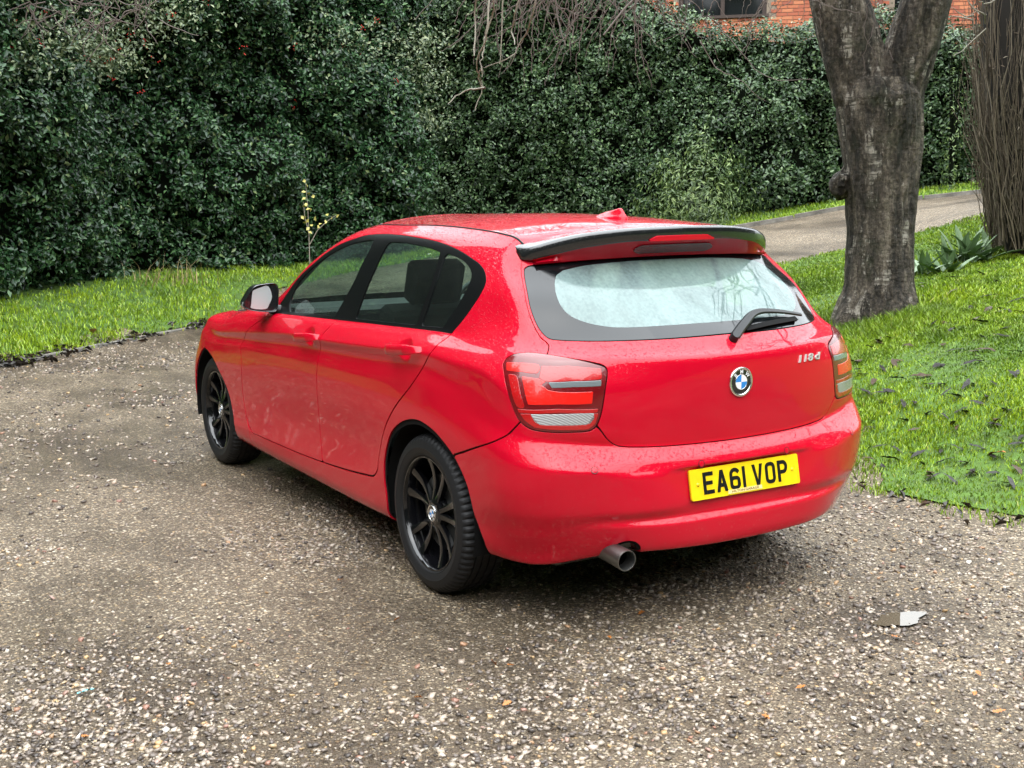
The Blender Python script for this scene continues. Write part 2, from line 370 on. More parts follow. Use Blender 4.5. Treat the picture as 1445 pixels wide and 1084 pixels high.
def panel(name, AT, mat, parent, both=False, mirror=False, depth=.005, push=0., bulge=0.):
    """a sheet with its edges turned in. both: left+right halves joined over the centre plane"""
    A, T = AT; A = A.copy()
    A[:, :3] += A[:, 3:6]*push
    e = boundary(T)
    e = e[~((np.abs(A[e[:, 0], 0]) < 1e-5) & (np.abs(A[e[:, 1], 0]) < 1e-5))]
    P = [A[:, :3]]; Nn = [A[:, 3:6]]; F = [T]; n = len(A)
    if depth and len(e):
        # rounded turn-in: two strips
        d = A[e[:, 1], :3]-A[e[:, 0], :3]; nn = A[e[:, 0], 3:6]
        out = np.cross(d, nn); out /= np.linalg.norm(out, axis=1, keepdims=True)+1e-12
        acc = np.zeros((n, 3)); np.add.at(acc, e[:, 0], out); np.add.at(acc, e[:, 1], out)
        bi = np.unique(e); m = np.full(n, -1); m[bi] = np.arange(len(bi)); o_ = acc[bi]; o_ /= np.linalg.norm(o_, axis=1, keepdims=True)+1e-12
        k = len(bi); N0 = A[bi, 3:6]
        p0 = A[bi, :3]; p1 = p0+o_*.0012-N0*.0012; p2 = p1-N0*depth
        P += [p0, p1, p1, p2]; Nn += [N0, (N0+o_)/1.414, o_, o_]
        i0, i1 = m[e[:, 0]], m[e[:, 1]]
        for s in (0, 2): F += [np.c_[n+s*k+i1, n+s*k+i0, n+(s+1)*k+i0], np.c_[n+s*k+i1, n+(s+1)*k+i0, n+(s+1)*k+i1]]
    P = np.concatenate(P); Nn = np.concatenate(Nn); F = np.concatenate(F)
    def mir(P, Nn, F): return P*[-1, 1, 1], Nn*[-1, 1, 1], F[:, ::-1]
    if both:
        P2, N2, F2 = mir(P, Nn, F)
        c = np.abs(P[:, 0]) < 1e-5; Nn = Nn.copy(); Nn[c, 0] = 0; N2[c, 0] = 0
        F = np.concatenate([F, F2+len(P)]); P = np.concatenate([P, P2]); Nn = np.concatenate([Nn, N2])
    elif mirror: P, Nn, F = mir(P, Nn, F)
    Nn = Nn/(np.linalg.norm(Nn, axis=1, keepdims=True)+1e-12)
    return mesh_np(name, P, F, mat, parent, normals=Nn)
# ---------------------------------------------------------------- car materials
def droplet_height(N, L, co, scale, thr):
    v = N.new('ShaderNodeTexVoronoi'); v.inputs['Scale'].default_value = scale; v.inputs['Randomness'].default_value = 1
    L.new(co, v.inputs['Vector'])
    # a bead in some of the cells, its size from the cell's random colour
    sep = N.new('ShaderNodeSeparateColor'); L.new(v.outputs['Color'], sep.inputs[0])
    rad = mathn(N, L, 'MULTIPLY', sep.outputs[0], thr)
    q = mathn(N, L, 'DIVIDE', v.outputs['Distance'], mathn(N, L, 'ADD', rad, .02))
    h = mathn(N, L, 'SUBTRACT', 1.0, mathn(N, L, 'MULTIPLY', q, q), clamp=True)
    return mathn(N, L, 'MULTIPLY', mathn(N, L, 'POWER', h, .5), mathn(N, L, 'ADD', rad, .02))
def make_paint():
    m = material('red_paint', (.52, .0012, .017), .5, 0, 1.0, .03, coat_rough=.015)
    N, L, b = nodes(m); b.inputs['Coat IOR'].default_value = 1.43
    co = tex_coord(N, L)
    g = N.new('ShaderNodeNewGeometry'); sx = N.new('ShaderNodeSeparateXYZ'); L.new(g.outputs['True Normal'], sx.inputs[0])
    up = N.new('ShaderNodeMapRange'); up.inputs[1].default_value = .12; up.inputs[2].default_value = .6; up.inputs[3].default_value = .10; up.inputs[4].default_value = 1
    L.new(sx.outputs[2], up.inputs[0])
    h = mathn(N, L, 'ADD', droplet_height(N, L, co, 85, .40), mathn(N, L, 'MULTIPLY', droplet_height(N, L, co, 210, .45), .5))
    h = mathn(N, L, 'MULTIPLY', h, up.outputs[0])
    bp = N.new('ShaderNodeBump'); bp.inputs['Strength'].default_value = .85; bp.inputs['Distance'].default_value = .006
    L.new(h, bp.inputs['Height']); L.new(bp.outputs[0], b.inputs['Coat Normal'])
    # road film and dried splashes near the ground
    sp = N.new('ShaderNodeSeparateXYZ'); L.new(co, sp.inputs[0])
    low = N.new('ShaderNodeMapRange'); low.inputs[1].default_value = .62; low.inputs[2].default_value = .24; low.inputs[3].default_value = 0; low.inputs[4].default_value = 1
    L.new(sp.outputs[2], low.inputs[0])
    n1 = noise(N, L, co, 7, 6, .7); n2 = noise(N, L, tex_coord(N, L, 'Object', (1, 1, .25)), 60, 3, .6)
    film = mathn(N, L, 'MULTIPLY', low.outputs[0], mathn(N, L, 'MULTIPLY', n1.outputs[0], .06))
    vv = N.new('ShaderNodeTexVoronoi'); vv.inputs['Scale'].default_value = 75; L.new(co, vv.inputs['Vector'])
    s2 = N.new('ShaderNodeSeparateColor'); L.new(vv.outputs['Color'], s2.inputs[0])
    dot = mathn(N, L, 'LESS_THAN', vv.outputs['Distance'], mathn(N, L, 'MULTIPLY', mathn(N, L, 'POWER', s2.outputs[0], 3), .42))
    dots = mathn(N, L, 'MULTIPLY', dot, mathn(N, L, 'MULTIPLY', low.outputs[0], .24))
    fac = mathn(N, L, 'ADD', film, mathn(N, L, 'MULTIPLY', dots, mathn(N, L, 'MULTIPLY', n2.outputs[0], 1.1)), clamp=True)
    c = mixc(N, L, fac, (.52, .0012, .017), (.40, .16, .14))
    L.new(c, b.inputs['Base Color'])
    cr = mathn(N, L, 'ADD', mathn(N, L, 'MULTIPLY', fac, .8), .02); L.new(cr, b.inputs['Coat Roughness'])
    return m
def glass_mat(name, tint, film=0., film_col=(.55, .66, .64), scale=140):
    """thin pane: tinted transmission, a mirror reflection by angle, and a film of condensation"""
    m = bpy.data.materials.new(name); m.use_nodes = True; N = m.node_tree.nodes; L = m.node_tree.links
    N.remove(N['Principled BSDF']); out = N['Material Output']
    co = tex_coord(N, L)
    h = mathn(N, L, 'ADD', droplet_height(N, L, co, scale, .40), mathn(N, L, 'MULTIPLY', droplet_height(N, L, co, scale*2.3, .42), .4))
    bp = N.new('ShaderNodeBump'); bp.inputs['Strength'].default_value = .22; bp.inputs['Distance'].default_value = .004; L.new(h, bp.inputs['Height'])
    tr = N.new('ShaderNodeBsdfTransparent'); tr.inputs[0].default_value = (*tint, 1)
    gl = N.new('ShaderNodeBsdfGlossy'); gl.inputs['Roughness'].default_value = .01; gl.inputs['Color'].default_value = (.92, 1, .98, 1); L.new(bp.outputs[0], gl.inputs['Normal'])
    fr = N.new('ShaderNodeFresnel'); L.new(bp.outputs[0], fr.inputs['Normal']); ge = N.new('ShaderNodeNewGeometry'); io = N.new('ShaderNodeMapRange'); io.inputs[3].default_value = 1.55; io.inputs[4].default_value = 1/1.55; L.new(ge.outputs['Backfacing'], io.inputs[0]); L.new(io.outputs[0], fr.inputs[0])
    base = tr.outputs[0]
    if film:
        df = N.new('ShaderNodeBsdfDiffuse'); df.inputs[0].default_value = (*film_col, 1)
        tl = N.new('ShaderNodeBsdfTranslucent'); tl.inputs[0].default_value = (*film_col, 1)
        a = N.new('ShaderNodeMixShader'); a.inputs[0].default_value = .5; L.new(df.outputs[0], a.inputs[1]); L.new(tl.outputs[0], a.inputs[2])
        n1 = noise(N, L, tex_coord(N, L, 'Object', (3, 1, 1)), 3.2, 5, .6)
        n2 = noise(N, L, tex_coord(N, L, 'Object', (1, 1, .2)), 90, 2, .5)
        f = mathn(N, L, 'MULTIPLY', mathn(N, L, 'ADD', mathn(N, L, 'MULTIPLY', n1.outputs[0], .9), mathn(N, L, 'MULTIPLY', n2.outputs[0], .5)), film*1.45, clamp=True)
        x = N.new('ShaderNodeMixShader'); L.new(f, x.inputs[0]); L.new(base, x.inputs[1]); L.new(a.outputs[0], x.inputs[2]); base = x.outputs[0]
    y = N.new('ShaderNodeMixShader'); L.new(fr.outputs[0], y.inputs[0]); L.new(base, y.inputs[1]); L.new(gl.outputs[0], y.inputs[2])
    L.new(y.outputs[0], out.inputs[0]); return m
def wet_gloss(name, base, rough=.3, coat=1, scale=130, strength=.25):
    m = material(name, base, rough, 0, coat, .5, coat_rough=.02); N, L, b = nodes(m); co = tex_coord(N, L)
    h = mathn(N, L, 'ADD', droplet_height(N, L, co, scale, .40), mathn(N, L, 'MULTIPLY', droplet_height(N, L, co, scale*2.2, .42), .4))
    bp = N.new('ShaderNodeBump'); bp.inputs['Strength'].default_value = strength; bp.inputs['Distance'].default_value = .005
    L.new(h, bp.inputs['Height']); L.new(bp.outputs[0], b.inputs['Coat Normal']); return m
PAINT = make_paint()
SURROUND = wet_gloss('window_surround_black', (.005, .0055, .006), .3, .12, 130, .3); SURROUND.node_tree.nodes['Principled BSDF'].inputs['Specular IOR Level'].default_value = .18
BLACKGLOSS = wet_gloss('gloss_black_plastic', (.008, .009, .010), .25)
FRIT = wet_gloss('black_printed_glass', (.005, .006, .007), .06, .6, 110, .12); FRIT.node_tree.nodes['Principled BSDF'].inputs['Specular IOR Level'].default_value = .2
SATIN = material('satin_black_trim', (.010, .011, .012), .4, spec=.35)
MATT = material('matt_black', (.006, .006, .006), .85, spec=.15)
RUBBER = material('rubber', (.012, .012, .013), .55, spec=.3)
GLASS = glass_mat('side_glass', (.50, .66, .58), .025)
REARGLASS = glass_mat('misted_rear_glass', (.52, .70, .67), .44, (.58, .80, .78))
WINDSCREEN = glass_mat('windscreen_glass', (.70, .80, .76), .05)
CHROME = material('chrome', (.85, .85, .84), .22, 1)
STEEL = material('dull_steel', (.22, .22, .21), .42, 1)
WHEELBLACK = material('black_alloy', (.004, .004, .005), .2, 0, 1.0, .15)
SEAT = material('dark_seat_cloth', (.02, .02, .022), .9)
TRIMGREY = material('grey_headlining', (.32, .32, .31), .9)
LAMPDARK = wet_gloss('dark_red_lamp_lens', (.14, .003, .006), .2, .8, 110, .3)
LAMPRED = wet_gloss('red_lamp_lens', (.42, .006, .008), .2, 1, 110, .35)
LAMPBRIGHT = wet_gloss('bright_red_lamp_lens', (.70, .012, .008), .2, .8, 110, .3)
def ribbed_clear():
    m = material('clear_lamp_lens', (.42, .44, .44), .18, .25, 1); N, L, b = nodes(m)
    w = N.new('ShaderNodeTexWave'); w.inputs['Scale'].default_value = 70; w.bands_direction = 'DIAGONAL'; w.inputs['Distortion'].default_value = .6
    L.new(tex_coord(N, L), w.inputs['Vector'])
    r = ramp(N, [(0, (.34, .35, .36)), (1, (.52, .54, .54))]); L.new(w.outputs[0], r.inputs[0]); L.new(r.outputs[0], b.inputs['Base Color'])
    add_bump(m, w.outputs[0], .3, .003); return m
LAMPCLEAR = ribbed_clear()
LAMPGREY = material('smoked_lamp_lens', (.20, .23, .24), .15, .3, 1)
AMBER = wet_gloss('brownish_side_lens', (.16, .035, .004), .2, 1, 130, .15)

# ---------------------------------------------------------------- outlines read off the photograph, laid on the body surface
UMAX = GU[-1]+.2; VTOP = GV[-1]+.2; VLOW = -.4
RV = []                                                            # v of each cage row
_cv = np.linalg.norm(np.diff(CAGE[:, 7:], axis=0), axis=2).mean(1); RV = np.r_[0, np.cumsum(_cv)]
_cu = np.linalg.norm(np.diff(CAGE[4:14], axis=1), axis=2).mean(0); CUV = np.r_[0, np.cumsum(_cu)]
dlo = poly(px([(390, 441.5), (430, 446), (476, 451), (530, 457), (589, 463.7), (636, 470.2)]),
           px([(645, 461), (657, 446), (668.6, 429.5), (679, 413), (685.3, 398), (683.6, 383), (676, 372.5), (665, 364.7), (650, 355), (632, 346.5), (612, 340), (592, 336), (567, 332), (542, 330.3), (520, 331.5), (499, 337.3), (478, 345.8), (459, 358), (438, 375.5), (419.5, 394), (405, 414), (393, 434)]))
pane_f = poly(px([(409, 440), (440, 443), (472, 446.5)]), px([(474, 444), (500, 396), (519, 357), (527.5, 339)]), px([(522, 338), (499, 343), (479, 351), (459, 363), (438, 380), (423, 396), (412, 417), (408, 432)]))
pane_r = poly(px([(502, 450), (545, 454.5), (586, 458.5)]), px([(589, 455), (605, 410), (616, 376), (621, 355.5)]), px([(608, 350), (592, 346), (570, 342), (551, 341.5)]), px([(547, 344), (530, 377), (514, 414), (502.5, 446)]))
pane_q = poly(px([(595.5, 460), (610, 461), (624, 462.3)]), px([(627, 459), (644, 434), (657, 411), (664.5, 393), (664, 381), (655, 369), (641, 361), (630.5, 357.5)]), px([(627, 362), (615, 398), (603, 434), (595.5, 456)]))
bline = px([(482, 447), (466, 460), (455.5, 472), (452, 485), (450.5, 499), (447.5, 515), (446.5, 535), (447.8, 560), (449.8, 585), (452, 612), (454.3, 638.8), (455.5, 652)])
door_f = poly(px([(389, 434), (375, 446), (360, 457), (347, 470), (340.5, 486), (340, 502), (340.7, 519), (341.5, 540), (343.5, 562), (346.5, 582), (351, 601)]),
              px([(357, 611.5), (385, 624), (419.5, 638.8), (452, 651.2)]), bline[::-1], px([(440, 440), (410, 436)], sm=False))
rd = px([(641, 465), (635, 473), (622, 483), (609.5, 496), (601, 510), (592, 526), (579, 545), (565.6, 562.4), (556, 576), (548.5, 590), (543.5, 602), (539.5, 616), (537, 629), (534.5, 645), (532.5, 664)])
door_r = poly(bline, px([(458, 653.2), (490, 663.5), (520, 671), (528, 671.6)]), rd[::-1], px([(600, 455), (520, 446)], sm=False))
arch_r = px([(550.5, 729), (545.5, 705), (542, 676), (542, 651), (547.7, 621), (553.5, 608.5), (561.5, 600), (570, 595), (579.5, 593), (590, 594.5), (600, 600), (612, 609.5), (622.4, 621), (639, 643), (650, 664), (658.4, 684.6), (664, 706), (669.5, 728), (683, 764), (694, 787)])
arch_r = poly([arch_r[0, 0], VLOW], arch_r, [arch_r[-1, 0], VLOW])
af = px([(287.7, 490.5), (293, 495), (298.7, 503), (303, 511), (308, 521.7), (315.5, 537), (322, 553.5), (327.5, 577), (330, 597), (334, 613)])
afc = yz([(2.70+.37*math.cos(a), .325+.372*math.sin(a)) for a in np.linspace(math.radians(-8), math.radians(62), 12)])
arch_f = poly([afc[0, 0], VLOW], crom(poly(afc, af), 3), [af[-1, 0], VLOW])
lamp = px([(709.6, 514), (713.5, 506.5), (722, 501), (735, 498), (748.7, 497.3), (772, 500), (810.7, 506.6), (835, 511.8), (850, 516), (856, 521), (856.8, 529), (855, 542), (852.3, 561), (849, 580.4), (845, 594), (839.5, 604), (830, 608.6), (810, 610.3), (782.7, 610.6), (764, 609), (750, 606), (740, 600.5), (731.5, 592), (726, 581), (720.5, 567), (716, 551), (712.3, 533)], n=4)
def lpx(pts, n=4):
    return px([(700+a*.1476, 480+b*.1476) for a, b in pts], n)
L_top = lpx([(105, 215), (250, 222), (405, 238), (390, 316), (250, 302), (105, 288)], 2)
L_strip = lpx([(120, 330), (195, 345), (225, 480), (268, 638), (200, 632), (150, 480)], 3)
L_main = lpx([(250, 350), (400, 372), (470, 400), (425, 430), (500, 485), (600, 500), (925, 496), (915, 606), (600, 612), (310, 615), (275, 480)], 1)
L_upper = lpx([(440, 250), (700, 250), (1000, 275), (1010, 350), (1000, 372), (700, 390), (480, 398), (415, 365)], 1)
L_smoke = lpx([(500, 408), (750, 398), (1003, 388), (1000, 436), (750, 446), (535, 456)], 1)
L_line = lpx([(205, 660), (600, 662), (972, 660), (966, 690), (600, 692), (222, 692)], 1)
L_low = lpx([(235, 708), (325, 708), (420, 815), (640, 822), (870, 812), (940, 706), (975, 704), (945, 800), (880, 850), (560, 858), (370, 835), (280, 770)], 1)
L_rev = lpx([(330, 713), (640, 712), (932, 703), (905, 790), (860, 803), (640, 812), (415, 806), (360, 765)], 2)
tgl = px([(735.5, 377), (738, 400), (742, 424), (748, 446), (755, 463), (763, 476), (771, 483), (774.5, 489), (772.3, 500)])
tgin = px([(775, 515), (800, 560), (838, 596)], sm=False)
tgb = px([(845, 604), (851, 612), (858, 621), (866, 627), (877.6, 630.3), (905, 630.9), (932, 630), (980, 626.2), (1026, 621)])
tail = poly([tgl[0, 0]-.02, VTOP], [tgl[0, 0]-.005, tgl[0, 1]+.03], tgl, tgin, tgb, [UMAX, tgb[-1, 1]], [UMAX, VTOP])
gb = px([(739.5, 379), (742, 402), (746, 424), (751.5, 444), (758.5, 460), (766, 470.5), (775, 477.5), (788, 479.7), (820, 481), (873.7, 480.7), (950, 477.2), (1020, 471.3)])
gt = px([(745, 375.5), (767, 371.5), (829.6, 361), (889, 355.2), (950, 353.5)])
rglass = poly(gb, [UMAX, gb[-1, 1]], [UMAX, gt[-1, 1]], gt[::-1])
# see-through area inside the printed border
cl = px([(785, 388), (783, 400), (785, 415), (791, 430), (802, 443), (822, 453), (850, 459.5), (885, 461.5), (950, 458), (1015, 452)])
ct = px([(795, 381), (829, 374), (889, 368), (945, 365.5)])
clear = poly(cl, [UMAX, cl[-1, 1]], [UMAX, ct[-1, 1]], ct[::-1])
seam = px([(640, 642), (655, 637.5), (675, 630.6), (692, 625), (708, 618), (722, 608.5), (735, 594.5)])
bump = poly(seam, px([(745, 590), (800, 596), (838, 600)], sm=False), tgb, [UMAX, tgb[-1, 1]], [UMAX, VLOW], [seam[0, 0], VLOW])
exh = px([(853, 789), (858, 781), (866, 772), (877, 766.2), (889, 764.3), (898, 766.5), (903.5, 772.5), (905, 783)])
exh = poly([exh[0, 0], VLOW], exh, [exh[-1, 0], VLOW])
fd = door_f[:60]
wing_line = poly(px([(386, 434), (375, 446), (360, 457), (347, 470), (340.5, 486), (340, 502), (340.7, 519), (341.5, 540), (343.5, 562), (346.5, 582), (350, 598), (352, 606)]))
V13 = RV[13]; V14 = RV[14]
wing = poly([CUV[3]+.05, VLOW], [wing_line[-1, 0], VLOW], wing_line[::-1], [CUV[6], V14-.02], [CUV[5], V13+.012], [CUV[3]+.05, V13+.012])
bonnet = poly([-.2, RV[12]], [CUV[3]+.05, RV[12]], [CUV[3]+.05, V13+.012], [CUV[5], V13+.012], [CUV[6], V14-.02], [-.2, V14-.02])
fbump = poly([-.2, VLOW], [CUV[3]+.05, VLOW], [CUV[3]+.05, RV[12]], [-.2, RV[12]])
screen = poly([-.2, V14-.02], [CUV[5]+.02, V14-.015], [CUV[5]+.07, RV[15]], [CUV[5]+.07, RV[17]], [CUV[5]+.03, RV[18]-.02], [-.2, RV[18]-.02])

# ---------------------------------------------------------------- the car
car = tag(empty('parked_car'), 'wet red five-door hatchback with black wheels and black roof spoiler, parked on gravel', 'car')
ALL = (GA, GT)
cutouts = [dlo, door_f, door_r, arch_f, arch_r, lamp, tail, bump, wing, bonnet, fbump, screen]
side_body = cut(*ALL, outside=cutouts)
FD = cut(*ALL, inside=[door_f], outside=[dlo, arch_f])
RD = cut(*ALL, inside=[door_r], outside=[dlo, arch_r, door_f])
WING = cut(*ALL, inside=[wing], outside=[door_f, dlo, arch_f])
BON = cut(*ALL, inside=[bonnet])
FB = cut(*ALL, inside=[fbump])
FB = cut(*FB, outside=[arch_f])
RB = cut(*ALL, inside=[bump], outside=[tail, lamp, exh, arch_r])
TG = cut(*ALL, inside=[tail], outside=[lamp, rglass])
RG = cut(*ALL, inside=[rglass])
RGC = cut(*RG, inside=[clear], gap=0); RGF = cut(*RG, outside=[clear], gap=0)
FR = cut(*ALL, inside=[dlo], outside=[pane_f, pane_r, pane_q], gap=.0006)
SCR = cut(*ALL, inside=[screen])
PF, PR, PQ = [cut(*ALL, inside=[q], gap=-.003) for q in (pane_f, pane_r, pane_q)]
lamp_in = refine(*refine(*cut(*ALL, inside=[lamp], gap=.003)))
def px3(u, v):
    r = cast(CAM, ray(u, v)); return r
for mir in (False, True):
    K = dict(mirror=mir)
    panel('body_side', side_body, PAINT, car, depth=.006, **K)
    d1 = panel('front_door', FD, PAINT, car, **K); d2 = panel('rear_door', RD, PAINT, car, **K)
    panel('front_wing', WING, PAINT, car, depth=.02, **K)
    panel('window_surround', FR, SURROUND, car, depth=.006, push=-.0005, **K)
    panel('window_pane', PF, GLASS, d1, depth=0, push=-.006, **K)
    panel('window_pane', PR, GLASS, d2, depth=0, push=-.006, **K)
    panel('quarter_window', PQ, GLASS, d2, depth=0, push=-.006, **K)
    # tail lamp: dark lens with its coloured fields standing a little proud
    tl = panel('tail_lamp', lamp_in, LAMPDARK, car, depth=.02, push=.001, **K)
    for nm, reg, mt in (('brake_lens', L_top, LAMPBRIGHT), ('side_lens', L_strip, LAMPRED), ('light_bar', L_main, LAMPBRIGHT), ('upper_lens', L_upper, LAMPRED),
                        ('indicator_lens', L_smoke, LAMPGREY), ('divider_line', L_line, LAMPRED), ('lower_lens', L_low, LAMPRED), ('reversing_lens', L_rev, LAMPCLEAR)):
        panel(nm, cut(*lamp_in, inside=[reg], gap=0), mt, tl, depth=.002, push=.0022, **K)
panel('bonnet', BON, PAINT, car, both=True)
panel('front_bumper', FB, PAINT, car, both=True, depth=.02)
rb = panel('rear_bumper', RB, PAINT, car, both=True, depth=.02)
# the exhaust notch exists on the left only: plug it on the right with the piece that was cut out
plug = cut(*ALL, inside=[exh, bump], outside=[arch_r], gap=-.0005)
panel('bumper_insert', plug, PAINT, rb, mirror=True, depth=.02)
tg = panel('tailgate', TG, PAINT, car, both=True, depth=.02)
rg = panel('rear_window', RGC, REARGLASS, tg, both=True, depth=0, push=-.002)
panel('printed_border', RGF, FRIT, tg, both=True, depth=.004, push=-.002)
panel('windscreen', SCR, WINDSCREEN, car, both=True, depth=0, push=-.004)
# black shell behind the gaps
sh = cut(*ALL, outside=[dlo, rglass, screen, arch_f, arch_r, exh], gap=-.012)
panel('inner_shell', sh, MATT, car, both=True, depth=0, push=-.0075)

# roof skin between the two ditch lines
R18 = nat_spline(CUV, CAGE[18], np.linspace(CUV[6]-.10, CUV[15], 80))
front18 = nat_spline(CUV, CAGE[18], np.linspace(0, CUV[6]-.10, 40)); rear18 = nat_spline(CUV, CAGE[18], np.linspace(CUV[15], CUV[-1], 40))
nt, ns = 61, 80
P = np.zeros((ns, nt, 3)); tt = np.linspace(-1, 1, nt)
for i in range(ns):
    s = i/(ns-1); L = R18[i]; w = abs(L[0])-.004
    fy = np.interp(np.abs(tt)*abs(R18[0, 0]), np.abs(front18[:, 0]), front18[:, 1]) - R18[0, 1]
    ry = np.interp(np.abs(tt)*abs(R18[-1, 0]), np.abs(rear18[::-1, 0]), rear18[::-1, 1]) - R18[-1, 1]
    P[i, :, 0] = tt*w; P[i, :, 1] = L[1]+fy*(1-s)**2+ry*s*s
    crown = .034+.006*math.sin(math.pi*s)
    P[i, :, 2] = L[2]+.001+crown*(1-tt*tt)*(1-.25*tt*tt)
idx = np.arange(ns*nt).reshape(ns, nt)
F = np.stack([idx[:-1, :-1], idx[:-1, 1:], idx[1:, 1:], idx[1:, :-1]], axis=2).reshape(-1, 4)[:, ::-1]
roof = mesh_np('roof_panel', P.reshape(-1, 3), F, PAINT, car)
mesh_np('headlining', P.reshape(-1, 3)-[0, 0, .03], F, TRIMGREY, car)
for sgn in (-1, 1):
    bm = bmesh.new(); tube(bm, [(-sgn*p[0], p[1], p[2]-.003) for p in R18[::3]], .0055, 6); bm_obj('roof_moulding', bm, SATIN, car)

# spoiler: red moulding on the tailgate with a black blade on top
sx = [0, .1, .2, .3, .4, .46, .5, .54, .57, .592]
key = np.array([(0, -.50, 1.434, 1.382), (.2, -.487, 1.430, 1.380), (.4, -.447, 1.414, 1.362), (.5, -.392, 1.392, 1.338), (.57, -.335, 1.364, 1.317), (.6, -.295, 1.347, 1.304)])
def spoiler_sec(x):
    yr, zt, zl = pchip(key[:, 0], key[:, 1:], np.array([abs(x)]))[0]
    k = abs(x)/.6; yf = -.215-.03*k**2; zf = 1.431-.066*k**2.2
    k2 = min(abs(x), .585); zg, yg = np.interp(k2, [0, .19, .38, .5, .578], [1.318, 1.316, 1.311, 1.304, 1.298]), np.interp(k2, [0, .19, .38, .5, .578], [-.402, -.397, -.380, -.352, -.318])
    return yr, zt, zl, yf, zf, yg, zg
xs = sorted([-a for a in sx[1:]]+sx)
bm = bmesh.new(); rings = []
for x in np.linspace(-.597, .597, 61):
    yr, zt, zl, yf, zf, yg, zg = spoiler_sec(x)
    e = 1 if abs(x) < .58 else max(.3, 1-(abs(x)-.58)/.03)
    zc = (zt+zl)/2; zt2 = zc+(zt-zc)*e; zl2 = zc+(zl-zc)*e
    ym = (yf+yr)/2
    rings.append([(x, yf, zf), (x, ym, zf*.55+zt2*.45-.003), (x, yr+.02, zt2+.001), (x, yr+.004, zt2-.003), (x, yr, zt2-.010), (x, yr+.002, zl2+.008), (x, yr+.008, zl2), (x, yr+.02, zl2+.001), (x, ym+.02, zl2+.012), (x, yf-.01, zf-.014)])
loft(bm, rings, close=True, cap=True)
spo = bm_obj('spoiler', bm, BLACKGLOSS, tg, angle=50)
bm = bmesh.new(); rings = []
for x in np.linspace(-.565, .565, 49):
    yr, zt, zl, yf, zf, yg, zg = spoiler_sec(x)
    rings.append([(x, yr+.016, zl+.004), (x, yr+.020, zl-.003), (x, yr+.030, zl-.010), (x, yg-.02, zg+.010), (x, yg-.012, zg+.001), (x, yg+.06, zg+.02)])
loft(bm, rings, close=False)
bm_obj('spoiler_moulding', bm, PAINT, spo)
# notch in the blade's lower edge shows the moulding, and the high brake light below it
bm = bmesh.new(); rings = []
for x in np.linspace(-.155, .155, 21):
    yr, zt, zl, yf, zf, yg, zg = spoiler_sec(x); e = min(1, (.155-abs(x))/.03)
    rings.append([(x, yr-.0015, zl-.002), (x, yr-.0025, zl+.004+.012*e), (x, yr+.004, zl+.005+.014*e), (x, yr+.012, zl-.002)])
loft(bm, rings, close=True, cap=True); bm_obj('spoiler_notch', bm, PAINT, spo)
bm = bmesh.new(); rings = []
for x in np.linspace(-.19, .19, 25):
    yr, zt, zl, yf, zf, yg, zg = spoiler_sec(x); e = min(1, .25+(.19-abs(x))/.03)
    a = np.array([yr+.030, zl-.010]); b_ = np.array([yg-.02, zg+.010]); n_ = np.array([-(b_-a)[1], (b_-a)[0]]); n_ /= np.linalg.norm(n_); n_ *= -1 if n_[0] > 0 else 1
    m_ = a*.5+b_*.5; p1 = m_+(a-b_)*.38*e+n_*.003; p2 = m_-(a-b_)*.38*e+n_*.003
    rings.append([(x, *p1), (x, *(m_+n_*.0045)), (x, *p2), (x, *(m_-n_*.004))])
loft(bm, rings, close=True, cap=True); bm_obj('high_brake_light', bm, LAMPDARK, spo)

# aerial fin
bm = bmesh.new(); rings = []
zr = 1.452
for h, y0, y1, w in ((-.02, .125, -.132, .040), (.008, .12, -.13, .038), (.016, .095, -.125, .026), (.026, .062, -.118, .018), (.037, .02, -.108, .014), (.044, -.02, -.101, .011), (.0475, -.045, -.092, .006)):
    rings.append([(w*math.sin(a)*(.35+.65*(1-((math.cos(a)+1)/2))**.5 if math.cos(a) > 0 else 1), (y0+y1)/2+(y0-y1)/2*math.cos(a), zr+h*.92-.004*(math.cos(a)+1)) for a in np.linspace(0, 2*math.pi, 20, endpoint=False)])
loft(bm, rings, close=True, cap=True); bm_obj('aerial_fin', bm, PAINT, car, angle=60)
# ---------------------------------------------------------------- small parts of the car
def text_mesh(body, size=1., bold=0., shear=0., space=1.):
    cu = bpy.data.curves.new('text', 'FONT'); cu.body = body; cu.size = size; cu.align_x = 'CENTER'; cu.align_y = 'CENTER'; cu.offset = bold; cu.shear = shear; cu.resolution_u = 3; cu.space_character = space; cu.space_word = .55
    o = bpy.data.objects.new('text', cu); COL.objects.link(o); bpy.context.view_layer.update()
    me = bpy.data.meshes.new_from_object(o.evaluated_get(bpy.context.evaluated_depsgraph_get()))
    V = np.array([v.co[:] for v in me.vertices]).reshape(-1, 3); F = [tuple(p.vertices) for p in me.polygons]
    bpy.data.objects.remove(o); bpy.data.curves.remove(cu); bpy.data.meshes.remove(me)
    return V, F
class Multi:
    """one mesh gathered from several pieces, with a material for each"""
    def __init__(s): s.V = []; s.F = []; s.M = []; s.mats = []
    def add(s, V, F, mat):
        if mat not in s.mats: s.mats.append(mat)
        b = len(s.V); s.V += [tuple(v) for v in V]; s.F += [tuple(i+b for i in f) for f in F]; s.M += [s.mats.index(mat)]*len(F)
    def build(s, name, parent=None, smooth=False, M=None):
        me = bpy.data.meshes.new(name); V = [tuple(M @ Vector(v)) for v in s.V] if M is not None else s.V
        me.from_pydata(V, [], s.F)
        for m in s.mats: me.materials.append(m)
        me.polygons.foreach_set('material_index', s.M)
        if smooth: me.polygons.foreach_set('use_smooth', [True]*len(me.polygons))
        me.update()
        return link(bpy.data.objects.new(name, me), parent)
